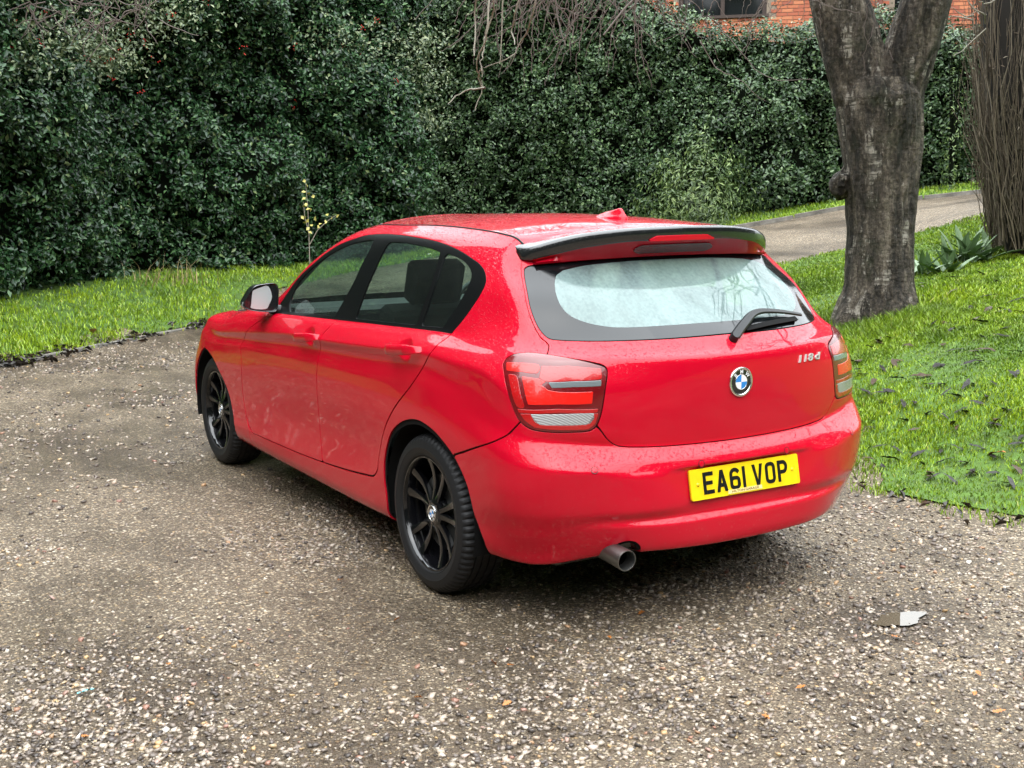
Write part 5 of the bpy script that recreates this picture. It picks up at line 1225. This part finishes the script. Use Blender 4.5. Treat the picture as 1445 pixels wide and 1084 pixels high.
o = bm_obj('weeping_twigs', bm, TWIG, tree); o['kind'] = 'stuff'
bm = bmesh.new()
for k in range(110):
    u0 = rt.uniform(700, 930); v0 = -60; ang = rt.uniform(-1.0, .5); L_ = rt.uniform(60, 190); pts = [(u0, v0)]; u, v = u0, v0; a = ang
    for j in range(6): a = a*.9+rt.normal(0, .25); u += math.sin(a)*L_/6*1.1; v += abs(math.cos(a))*L_/6; pts.append((u, v))
    twig_px(bm, pts, rt.uniform(8.8, 11), .0065, .0022)
for k in range(40):
    u0 = rt.uniform(930, 1240); pts = [(u0, -60)]; u, v = u0, -60; a = rt.uniform(-.8, .5); L_ = rt.uniform(60, 170)
    for j in range(6): a = a*.9+rt.normal(0, .25); u += math.sin(a)*L_/6*1.2; v += abs(math.cos(a))*L_/6; pts.append((u, v))
    twig_px(bm, pts, rt.uniform(9, 11), .005, .002)
for pts in ([(1000, 20), (1030, 55), (1080, 108), (1150, 112)], [(990, 60), (1010, 95), (1040, 110), (1078, 143)]): twig_px(bm, pts, 10.5, .006, .002)
o = bm_obj('fine_twigs', bm, TWIGDARK, tree); o['kind'] = 'stuff'

bm = bmesh.new()
for k in range(60):
    u, v = rt.uniform(20, 230), rt.uniform(-40, 30); a = rt.uniform(-1.4, 1.2); L_ = rt.uniform(30, 90); pts = [(u, v)]
    for j in range(5): a += rt.normal(0, .3); u += math.sin(a)*L_/5; v += abs(math.cos(a))*L_/5*.8; pts.append((u, v))
    P_ = crom(np.array([at_dist(x, y, 14.2) for x, y in pts]), 3)-offA; tube(bm, P_, list(np.linspace(.007, .003, len(P_))), 4, cap=False)
o = bm_obj('bare_twigs', bm, TWIGDARK, rootA); o['kind'] = 'stuff'
# ---------------------------------------------------------------- brown bare conifer at the lawn's edge
con = tag(empty('bare_conifer', (CONIF[0], CONIF[1], float(hz(CONIF[0], CONIF[1])))), 'brown bare conifer column of upright dead stems beside the upper drive', 'tree'); CO = np.array(con.location)
STEM = leaf_mat('dead_stem', [(0, (.045, .034, .024)), (.5, (.10, .075, .05)), (.9, (.19, .15, .105)), (1, (.30, .26, .20))], .8)
rc = np.random.default_rng(12); bm = bmesh.new()
for k in range(950):
    a = rc.random()*2*math.pi; R0 = .30+.12*rc.random(); R1 = .62+.22*rc.random()**2; z0 = rc.random()**2*1.8; z1 = z0+rc.uniform(.8, 2.4); n = 6; pts = []; rr0 = rc.uniform(.003, .008)
    for j in range(n+1):
        t = j/n; z = z0+(z1-z0)*t; R = R0+(R1-R0)*min(1, (z/1.5))**.6*(.55+.45*t); aa = a+.10*math.sin(3*t+k); pts.append((R*math.cos(aa)+rc.normal(0, .028), R*math.sin(aa)+rc.normal(0, .028), z))
    tube(bm, pts, list(np.linspace(rr0, rr0*.4, n+1)), 4, cap=False)
o = bm_obj('stems', bm, STEM, con); o['kind'] = 'stuff'
bm = bmesh.new()
for k in range(90):
    a = rc.random()*2*math.pi; z = rc.uniform(1.9, 3.6); R = .72; p = np.array([R*math.cos(a), R*math.sin(a), z]); d = np.array([math.cos(a), math.sin(a), rc.uniform(-.1, .6)]); pts = [p]
    for j in range(4): d = unit(d+rc.normal(0, .45, 3)); p = p+d*rc.uniform(.05, .13); pts.append(p)
    tube(bm, pts, [.008, .007, .005, .004, .002], 4, cap=False)
o = bm_obj('side_twigs', bm, TWIG, con); o['kind'] = 'stuff'
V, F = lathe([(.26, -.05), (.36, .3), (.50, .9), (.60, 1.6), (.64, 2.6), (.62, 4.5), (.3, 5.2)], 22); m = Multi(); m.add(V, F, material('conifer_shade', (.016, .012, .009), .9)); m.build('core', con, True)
D_ = unit(rc.normal(0, 1, (2600, 3))); P_ = np.c_[D_[:, :2]*(.60+.12*rc.random((2600, 1))), rc.uniform(.6, 5.4, 2600)]; V, T = leaves(P_, D_, .05*(.6+.8*rc.random(2600)), .25, seed=4); big_mesh('brown_foliage', V, T, STEM, con)

# strap-leaved plants at its foot, a yellow-leaved sapling and dry stalks by the hedge
BLUEG = leaf_mat('glaucous_leaf', [(0, (.08, .14, .06)), (.6, (.16, .24, .12)), (1, (.28, .36, .20))], .45)
def strap_plant(label, u, v, d, n, L_, seed):
    r = np.random.default_rng(seed); c = at_dist(u, v, d); z = float(hz(c[0], c[1])); root = tag(empty('leafy_plant', (c[0], c[1], z)), label, 'plant', 'leafy plants by the conifer')
    for k in range(n):
        a = r.random()*6.283; el = r.uniform(.35, 1.35); l = L_*r.uniform(.6, 1.1); w = .036*r.uniform(.7, 1.2); b0 = np.array([r.normal(0, .09), r.normal(0, .09), .0]); V = []; h = np.array([math.cos(a), math.sin(a)]); s = np.array([-h[1], h[0]])
        for j in range(6):
            t = j/5; rad = l*t*math.cos(el)*1.0; zz = l*(math.sin(el)*t-.35*t*t*l*1.2); ww = w*math.sin(math.pi*min(.98, .12+t*.88))+.002
            for q in (-1, 0, 1): V.append((b0[0]+h[0]*rad+s[0]*q*ww, b0[1]+h[1]*rad+s[1]*q*ww, max(zz+abs(q)*ww*.4, .004)))
        F = [(3*j+q, 3*j+q+1, 3*j+q+4, 3*j+q+3) for j in range(5) for q in (0, 1)]; mesh_np('leaf', V, F, BLUEG, root)
strap_plant('clump of long pale leaves growing at the foot of the bare conifer', 1372, 325, 13.0, 34, .50, 3)
strap_plant('low leafy clump on the lawn, a little left of the conifer', 1322, 336, 12.6, 26, .34, 8)
c = at_dist(437, 358, 17.4); z = float(hz(c[0], c[1])); sap = tag(empty('sapling', (c[0], c[1], z)), 'thin sapling with a few yellow leaves in front of the holly hedge', 'sapling'); CS = np.array(sap.location)
rs_ = np.random.default_rng(9)
for pts in ([(437, 372), (436, 330), (434, 290), (431, 255)], [(437, 345), (448, 325), (462, 312), (474, 304)], [(436, 330), (430, 305), (428, 285)]):
    bm = bmesh.new(); tube(bm, [at_dist(u, v, 17.2)-CS for u, v in pts], list(np.linspace(.008, .003, len(pts))), 5); bm_obj('stem', bm, TWIG, sap)
lp_ = [(431, 252), (433, 262), (428, 270), (436, 276), (431, 282), (441, 280), (434, 288), (428, 296), (438, 298), (432, 304), (443, 305), (427, 308), (434, 312), (446, 310), (452, 314), (430, 318), (436, 322), (458, 311), (463, 305), (470, 306), (476, 302), (433, 327), (441, 318), (448, 321), (437, 293)]
for u, v in lp_:
    V, T = leaves((at_dist(u, v, 17.1)-CS+rs_.normal(0, .02, 3))[None], np.array([[-.4, -.8, .4]]), np.array([.068]), .75, seed=int(u*7+v)); mesh_np('leaf', V, T, YELLOW, sap, smooth=False)
STRAW = leaf_mat('dry_stalk', [(0, (.20, .15, .07)), (1, (.45, .34, .17))], .7)
c = at_dist(240, 372, 16.4); dz = tag(empty('dry_grass_tuft', (c[0], c[1], float(hz(c[0], c[1])))), 'tuft of dry straw coloured grass stalks at the hedge foot', 'grass tuft')
rs2 = np.random.default_rng(19); nst = 50; P_ = np.c_[rs2.normal(0, .30, nst), rs2.normal(0, .16, nst), np.zeros(nst)]; V, T = blades(P_, .18+.30*rs2.random(nst), np.full(nst, .005), 6, .9); big_mesh('stalks', V, T, STRAW, dz, kind='stuff')
# ---------------------------------------------------------------- brick house beyond the clipped hedge
def brick_mats():
    out = []
    for k, c in enumerate([(.42, .13, .065), (.36, .10, .055), (.48, .17, .085), (.31, .09, .055)]):
        m = material('orange_brick', c, .85); N, L, b = nodes(m); n = noise(N, L, tex_coord(N, L), 12, 5, .7); x = mixc(N, L, n.outputs[0], tuple(q*.72 for q in c), tuple(min(1, q*1.2) for q in c)); L.new(x, b.inputs['Base Color']); add_bump(m, n.outputs[0], .3, .01); out.append(m)
    return out
BM_ = brick_mats(); MORTAR = material('mortar', (.22, .17, .13), .9); FRAMEB = material('brown_window_frame', (.035, .018, .012), .5); PIPE = material('red_brown_pipe', (.16, .045, .03), .5); DARKGLASS = material('dark_window_glass', (.01, .012, .013), .05, spec=.6)
HO = at_dist(1150, 10, 27.0); ang = math.atan2(HO[0]-CAM[0], HO[1]-CAM[1]); ex = np.array([math.cos(ang), -math.sin(ang), 0]); en = np.array([-math.sin(ang), -math.cos(ang), 0]); kpx = 27.0/FPX
gz0 = float(hz(HO[0], HO[1])); house = tag(empty('brick_house', (HO[0], HO[1], gz0)), 'orange brick house with a dark brown window, seen over the clipped hedge', 'house')
def hw(x, n, z): return np.array([ex[0]*x+en[0]*n, ex[1]*x+en[1]*n, z-gz0])
def hbox(name, x0, x1, z0, z1, n0, n1, mat, par):
    V = [hw(x, n, z) for x in (x0, x1) for n in (n0, n1) for z in (z0, z1)]; F = [(0, 1, 3, 2), (4, 6, 7, 5), (0, 4, 5, 1), (2, 3, 7, 6), (0, 2, 6, 4), (1, 5, 7, 3)]
    bm = bmesh.new(); vv = [bm.verts.new(v) for v in V]; [bm.faces.new([vv[i] for i in f]) for f in F]; return bm_obj(name, bm, mat, par, False)
def ux(u): return (u-1150)*kpx
def vz(v): return HO[2]-(v-10)*kpx
def wallmat():
    m = material('far_brickwork', (.4, .13, .07), .85); N, L, b = nodes(m); t = N.new('ShaderNodeTexBrick'); t.inputs['Scale'].default_value = 1; t.inputs['Color1'].default_value = (.42, .13, .065, 1); t.inputs['Color2'].default_value = (.34, .10, .055, 1); t.inputs['Mortar'].default_value = (.22, .17, .13, 1)
    t.inputs['Brick Width'].default_value = .225; t.inputs['Row Height'].default_value = .075; t.inputs['Mortar Size'].default_value = .01
    mp = N.new('ShaderNodeMapping'); mp.inputs['Rotation'].default_value = (math.pi/2, 0, 0); L.new(tex_coord(N, L), mp.inputs[0]); L.new(mp.outputs[0], t.inputs['Vector']); L.new(t.outputs[0], b.inputs['Base Color']); return m
z_lo = vz(44); z_hi = vz(-10); w0x, w1x, w0z = ux(972), ux(1088), vz(17); p0x = ux(1250); p1x = ux(1276)
wl_ = hbox('wall', ux(700), ux(1700), gz0-.3, z_lo, -.3, 0, wallmat(), house)
hbox('wall', ux(700), ux(1700), z_hi, z_hi+.95, -.3, 0, wallmat(), house)
wb = hbox('wall', ux(700), w0x, z_lo, z_hi, -.3, -.006, MORTAR, house); hbox('wall', w1x, p0x, z_lo, z_hi, -.3, -.006, MORTAR, house); hbox('wall', p1x, ux(1700), z_lo, z_hi, -.3, -.006, MORTAR, house); hbox('wall', w0x, w1x, z_lo, w0z, -.3, -.006, MORTAR, house); hbox('wall', p0x, p1x, z_lo, vz(22), -.3, -.006, MORTAR, house)
# single bricks in the strip that shows above the hedge
bmesh_ = []
for m_ in BM_:
    bm = bmesh.new(); bm_box(bm, (0, 0, 0), (.215, .02, .065), None, .004); me = bpy.data.meshes.new('brick'); bm.to_mesh(me); bm.free(); me.materials.append(m_); bmesh_.append(me)
rb_ = random.Random(4); nb = 0; row = 0; z = z_lo+.0375
rotz = math.atan2(ex[1], ex[0])
while z < z_hi-.03:
    x = ux(915)+(row % 2)*.1125
    while x < ux(1372):
        inw = (w0x-.11 < x < w1x+.11 and z > w0z-.03) or (p0x-.11 < x < p1x+.11 and z > vz(22)-.03)
        if not inw and nb < 295:
            b_ = bpy.data.objects.new('brick', rb_.choice(bmesh_)); COL.objects.link(b_); b_.parent = house; q = hw(x, -.002+rb_.uniform(-.002, .002), z); b_.location = q; b_.rotation_euler = (0, 0, rotz); nb += 1
        x += .225
    z += .075; row += 1
wn_ = hbox('window', w0x, w1x, w0z, z_hi+.9, -.22, -.16, DARKGLASS, house)
hbox('window_sill', w0x-.05, w1x+.05, w0z-.05, w0z+.01, -.15, .06, FRAMEB, wn_); hbox('window_frame', w0x, w0x+.09, w0z+.01, z_hi+.9, -.15, -.05, FRAMEB, wn_); hbox('window_frame', w1x-.09, w1x, w0z+.01, z_hi+.9, -.15, -.05, FRAMEB, wn_); hbox('window_frame', (w0x+w1x)/2-.04, (w0x+w1x)/2+.04, w0z+.01, z_hi+.9, -.15, -.06, FRAMEB, wn_)
hbox('window', p0x, p1x, vz(22), z_hi+.9, -.2, -.14, DARKGLASS, house)
bm = bmesh.new(); tube(bm, [hw(ux(1232), .06, gz0), hw(ux(1232), .06, z_hi+.9)], .05, 10); bm_obj('downpipe', bm, PIPE, house)
bm = bmesh.new(); q = [hw(ux(700), .4, z_hi+.95), hw(ux(1700), .4, z_hi+.95), hw(ux(1700), -4, z_hi+2.2), hw(ux(700), -4, z_hi+2.2)]; loft(bm, [q, [p+np.array([0, 0, .08]) for p in q]], True, True); bm_obj('roof', bm, material('slate_roof', (.06, .06, .065), .7), house)

# ---------------------------------------------------------------- kerb edging
CONC = material('weathered_concrete', (.20, .185, .16), .85); N, L, b = nodes(CONC); n = noise(N, L, tex_coord(N, L), 10, 6, .7); r = ramp(N, [(.3, (.06, .055, .045)), (.6, (.20, .185, .16)), (.8, (.30, .28, .24))]); L.new(n.outputs[0], r.inputs[0]); L.new(r.outputs[0], b.inputs['Base Color']); add_bump(CONC, n.outputs[0], .5, .02)
def kerb(name, line, w, h, step):
    root = tag(empty(name, (*line[0], float(hz(*line[0])))), kind='structure'); o0 = np.array(root.location); seg = np.linalg.norm(np.diff(line, axis=0), axis=1); cum = np.r_[0, np.cumsum(seg)]; s = 0; me = None; rr = random.Random(8)
    while s+step < cum[-1]:
        a = np.array([np.interp(s, cum, line[:, 0]), np.interp(s, cum, line[:, 1])]); b2 = np.array([np.interp(s+step*.985, cum, line[:, 0]), np.interp(s+step*.985, cum, line[:, 1])]); c = (a+b2)/2
        if me is None:
            bm = bmesh.new(); bm_box(bm, (0, 0, 0), (step*.985, w, .14), None, .012); me = bpy.data.meshes.new('kerb_stone'); bm.to_mesh(me); bm.free(); me.materials.append(CONC)
        k = bpy.data.objects.new('kerb_stone', me); COL.objects.link(k); k.parent = root; sl = math.atan2(float(hz(*b2)-hz(*a)), step)
        k.location = (c[0]-o0[0], c[1]-o0[1], float(hz(*c))-o0[2]+h-.07+rr.uniform(-.008, .006)); k.rotation_euler = (rr.uniform(-.06, .06), -sl, math.atan2(b2[1]-a[1], b2[0]-a[0])+rr.uniform(-.015, .015)); s += step
kerb('left_kerb', le[3:], .06, .022, .9); kerb('upper_kerb', df[4:], .07, .06, .9)

# ---------------------------------------------------------------- loose stones on the drive
def hit(u, v):
    d = ray(u, v); t = 2.5
    for k in range(400):
        p = CAM+d*t; g = float(hz(p[0], p[1]))
        if p[2] <= g: break
        t += max(.01, (p[2]-g)*.8)
    return p
PEB = leaf_mat('pebble', [(0, (.05, .04, .034)), (.18, (.11, .088, .074)), (.38, (.21, .17, .14)), (.56, (.32, .26, .205)), (.70, (.42, .36, .29)), (.80, (.40, .30, .22)), (.89, (.50, .445, .37)), (.95, (.46, .30, .14)), (.97, (.30, .15, .11)), (1, (.62, .575, .50))], .38)
def pebbles(name, label, n, dmin, dmax, size, dens, seed):
    r = np.random.default_rng(seed); az = YAW+np.radians(r.uniform(-38, 38, n)); d = np.sqrt(r.uniform(dmin**2, dmax**2, n)); x = CAM[0]+d*np.sin(az); y = CAM[1]+d*np.cos(az)
    ok = (sdf(drive, np.c_[x, y]) < -.01+.05*fnoise(x, y, .3, seed)) & (np.hypot((x-PUD[0])/1.2, (y-PUD[1])/.72) > .055); x, y, d = x[ok], y[ok], d[ok]; k = r.random(len(x)) < dens(x, y, d); x, y = x[k], y[k]; n = len(x)
    C0 = np.array([(a, b, c) for a in (-1, 1) for b in (-1, 1) for c in (-1, 1)], float)/1.73; T0 = np.array([(0, 1, 3), (0, 3, 2), (4, 6, 7), (4, 7, 5), (0, 4, 5), (0, 5, 1), (2, 3, 7), (2, 7, 6), (0, 2, 6), (0, 6, 4), (1, 5, 7), (1, 7, 3)])
    s = size*(.45+.9*r.random(n)**1.7); J = C0[None]*(1+.38*r.normal(0, 1, (n, 8, 1)).clip(-1, 1))*np.stack([np.ones(n), .6+.4*r.random(n), .42+.3*r.random(n)], 1)[:, None]*s[:, None, None]
    a = r.random(n)*6.283; c, sn = np.cos(a)[:, None], np.sin(a)[:, None]; X = J[..., 0]*c-J[..., 1]*sn; Y = J[..., 0]*sn+J[..., 1]*c; tl = r.normal(0, .25, (n, 1))
    V = np.stack([X+x[:, None], Y+y[:, None], J[..., 2]+X*tl+(hz(x, y)+.18*s)[:, None]], 2).reshape(-1, 3); T = (np.arange(n)[:, None, None]*8+T0[None]).reshape(-1, 3)
    o = big_mesh(name, V, T, PEB, None, True); tag(o, label, 'gravel', kind='stuff'); return n
def loose(x, y): return fnoise(x, y, .9, 61)+.6*fnoise(x, y, .35, 62)
def near_d(x, y, d):
    q = (x-CAM[0])*math.sin(YAW)+(y-CAM[1])*math.cos(YAW)+.35*fnoise(x, y, 1.4, 66); bl = np.clip((4.25-q)/.8, 0, 1)      # a band of loose pebbles across the drive
    return np.clip(.22+.34*loose(x, y)+.62*bl*(1+.5*loose(x, y)), .02, .95)
n1_ = pebbles('loose_pebbles', 'loose wet pebbles in the foreground of the drive', 98000, 1.6, 6.2, .0112, near_d, 51)
n2_ = pebbles('scattered_pebbles', 'small pale stones scattered over the drive beside the car', 40000, 6.2, 13.5, .016, lambda x, y, d: np.clip(.40+.5*loose(x, y), .02, .9), 53)

# puddle
WATER = material('puddle_water', (.10, .08, .055), .01, spec=1.0); c = PUD; rp = np.random.default_rng(2); a = np.linspace(0, 2*math.pi, 56, endpoint=False); R_ = .092*(1+.30*fnoise(np.cos(a)*1.5+3, np.sin(a)*1.5, 1, 5)+.10*fnoise(np.cos(a)*5, np.sin(a)*5, 1, 6))
V = [(c[0]+r*math.cos(t)*1.25, c[1]+r*math.sin(t)*.72, .0085) for r, t in zip(R_, a)]; m = Multi(); m.add(V, [tuple(range(len(V)))], WATER); tag(m.build('puddle'), kind='structure')

# ---------------------------------------------------------------- fallen leaves, litter
LEAFD = material('dark_wet_leaf', (.018, .015, .013), .4, spec=.25); LEAFB = material('brown_wet_leaf', (.055, .032, .018), .4, spec=.25); LEAFO = material('orange_leaf', (.42, .15, .03), .4); 
def leaf_mesh(seed, L_, W_, mat):
    r = np.random.default_rng(seed); V = []; n = 8; b = r.uniform(-.25, .25); cu = r.uniform(.05, .35)
    for j in range(n+1):
        t = j/n; w = W_*math.sin(math.pi*min(.97, .06+t*.92))**.8*(1+.15*r.normal()); x = (t-.5)*L_; y = b*L_*(t-.5)**2; z = L_*.10*math.sin(math.pi*t+r.uniform(0, .5))*r.uniform(.2, .7)
        for q in (-1, 0, 1): V.append((x, y+q*w*(1-cu*.5), max(.001, z+abs(q)*w*cu+.002*r.normal())))
    F = [(3*j+q, 3*j+q+1, 3*j+q+4, 3*j+q+3) for j in range(n) for q in (0, 1)]
    me = bpy.data.meshes.new('leaf'); me.from_pydata(V, [], F); me.polygons.foreach_set('use_smooth', [True]*len(F)); me.materials.append(mat); return me
LM = [leaf_mesh(k, .13, .017, LEAFD) for k in range(7)]+[leaf_mesh(20+k, .11, .019, LEAFB) for k in range(3)]
def drop(name, me, p, lift, label, cat, group=None, rz=None, tilt=.25, s=1.):
    o = bpy.data.objects.new(name, me); COL.objects.link(o); o.location = (p[0], p[1], float(hz(p[0], p[1]))+lift); o.rotation_euler = (rb_.gauss(0, tilt), rb_.gauss(0, tilt), rb_.uniform(0, 6.28) if rz is None else rz); o.scale = (s, s, s); return tag(o, label, cat, group)
known = [(1245, 560), (1290, 575), (1325, 522), (1262, 520), (1300, 537), (1275, 600), (1290, 613), (1310, 590), (1362, 590), (1352, 500), (1372, 518), (1372, 548), (1400, 547), (1430, 503), (1435, 533), (1350, 610), (1392, 620), (1330, 636), (1352, 640), (1295, 648), (1258, 655), (1312, 675), (1308, 680), (1360, 660), (1400, 675), (1415, 690), (1440, 625), (1378, 455), (1386, 460), (1395, 442), (1410, 440), (1370, 440), (1425, 445), (1345, 470), (1290, 480), (1240, 490), (1212, 535), (1232, 545), (1222, 560), (1200, 585), (1228, 610), (1240, 637), (1180, 600), (1420, 585), (1440, 660), (1405, 600), (1380, 575), (1335, 560), (1415, 480), (1390, 500)]
for k in range(75): known.append((rb_.uniform(1195, 1445), rb_.uniform(380, 690)))
for u, v in known:
    p = hit(u, v)
    if sdf(isl_in, np.array([[p[0], p[1]]]))[0] > -.05: continue
    d = np.linalg.norm(p-CAM); mi = rb_.randrange(10); drop('fallen_leaf', LM[mi], p, .028, 'dark grey wet curled fallen leaf lying on the bright lawn grass' if mi < 7 else 'brown wet fallen leaf lying among the dark ones on the lawn', 'leaf', 'dark fallen leaves on the lawn' if mi < 7 else 'brown fallen leaves on the lawn', s=rb_.uniform(.65, 1.25)*(.9 if d < 8 else 1.1))
for u, v, l in ((1405, 650, 'large orange brown fallen leaf on the lawn'), ):
    drop('fallen_leaf', leaf_mesh(40, .16, .024, LEAFO), hit(u, v), .035, l, 'leaf')
drop('fallen_leaf', leaf_mesh(41, .10, .012, material('tan_leaf', (.42, .27, .12), .5)), hit(1373, 676), .032, 'small tan fallen leaf on the lawn near the orange one', 'leaf')
drop('fallen_leaf', leaf_mesh(42, .15, .04, material('ochre_leaf', (.55, .33, .12), .5)), hit(132, 474), .05, 'ochre fallen leaf on the grass verge by the left kerb', 'leaf')
# drift of black litter where the drive meets the lawn and the verge
LIT = leaf_mat('leaf_litter', [(0, (.012, .010, .009)), (.7, (.035, .026, .02)), (1, (.10, .06, .035))], .4)
def litter(name, label, line, n, spread, size, seed):
    r = np.random.default_rng(seed); seg = np.linalg.norm(np.diff(line, axis=0), axis=1); cum = np.r_[0, np.cumsum(seg)]; s = r.random(n)*cum[-1]; cl_n = fnoise(s, s*0, .7, seed); s = s[r.random(n) < np.clip(.45+.8*cl_n, .02, 1)]; n = len(s)
    P = np.c_[np.interp(s, cum, line[:, 0]), np.interp(s, cum, line[:, 1])]+r.normal(0, spread, (n, 2)); P = np.c_[P, hz(P[:, 0], P[:, 1])+.012+.02*r.random(n)]
    V, T = leaves(P, np.tile([0, 0, 1.], (n, 1)), size*(.5+.9*r.random(n)), .32, .5, .35, seed); o = big_mesh(name, V, T, LIT); tag(o, label, 'leaves', kind='stuff')
litter('leaf_litter', 'drift of black leaf litter along the left kerb', le[6:], 1500, .10, .09, 71)
litter('leaf_litter', 'black leaf scraps where the drive meets the right lawn', lw[36:], 130, .09, .065, 73)
# scraps on the gravel
scr = material('pale_blue_scrap', (.20, .62, .66), .4); c = hit(122, 982); me = leaf_mesh(50, .055, .012, scr); o = drop('plastic_scrap', me, c, .012, 'small pale blue plastic scrap lying on the gravel', 'scrap', rz=.1, tilt=.1)
me = leaf_mesh(51, .035, .009, LEAFO)
for u, v in ((238, 942), (480, 823), (697, 942), (715, 998), (720, 945), (860, 905), (590, 990), (120, 1045), (1130, 975), (1080, 1018), (1265, 905), (1375, 985), (1380, 955), (1410, 1010), (560, 880), (950, 790), (905, 870)):
    drop('orange_leaf_scrap', me, hit(u, v), .012, 'small orange leaf scrap on the gravel drive', 'leaf', 'orange leaf scraps on the gravel', s=rb_.uniform(.7, 1.2))

# ---------------------------------------------------------------- unseen trees added behind and beside the viewer, sized to darken car reflections
r = np.random.default_rng(91); az = np.radians(np.linspace(78, 358, 270)); tz = np.linspace(0, 1, 26); A_, T_ = np.meshgrid(az, tz); 
rad = 15+1.6*fnoise(A_*15, T_*7, 2.0, 92)+.9*fnoise(A_*15, T_*7, .7, 93); lft = np.clip((np.degrees(A_)-255)/25, 0, 1); rad = rad-3.0*lft; top = 10.5+3.5*lft+1.8*fnoise(A_*15, A_*0, 3.0, 94)+.8*fnoise(A_*15, A_*0, 1.0, 95)
X = CAM[0]+rad*np.sin(A_); Y = CAM[1]+rad*np.cos(A_); Z = -.3+T_*top; rad2 = T_**6*1.2; i = np.arange(A_.size).reshape(A_.shape)
WOOD = material('unseen_woodland_mass', (.03, .045, .02), .9); N, L, b = nodes(WOOD); n = noise(N, L, tex_coord(N, L), 2.2, 8, .75); rp_ = ramp(N, [(.38, (.006, .009, .004)), (.58, (.03, .045, .018)), (.75, (.07, .09, .04))]); L.new(n.outputs[0], rp_.inputs[0]); L.new(rp_.outputs[0], b.inputs['Base Color'])
o = big_mesh('unseen_woodland', np.c_[X.ravel(), Y.ravel(), Z.ravel()], np.stack([i[:-1, :-1], i[:-1, 1:], i[1:, 1:], i[1:, :-1]], axis=2).reshape(-1, 4), WOOD, None, True); tag(o, 'unseen dark belt of trees added round the drive to deepen the car paint reflections', 'unseen_woodland', kind='stuff')
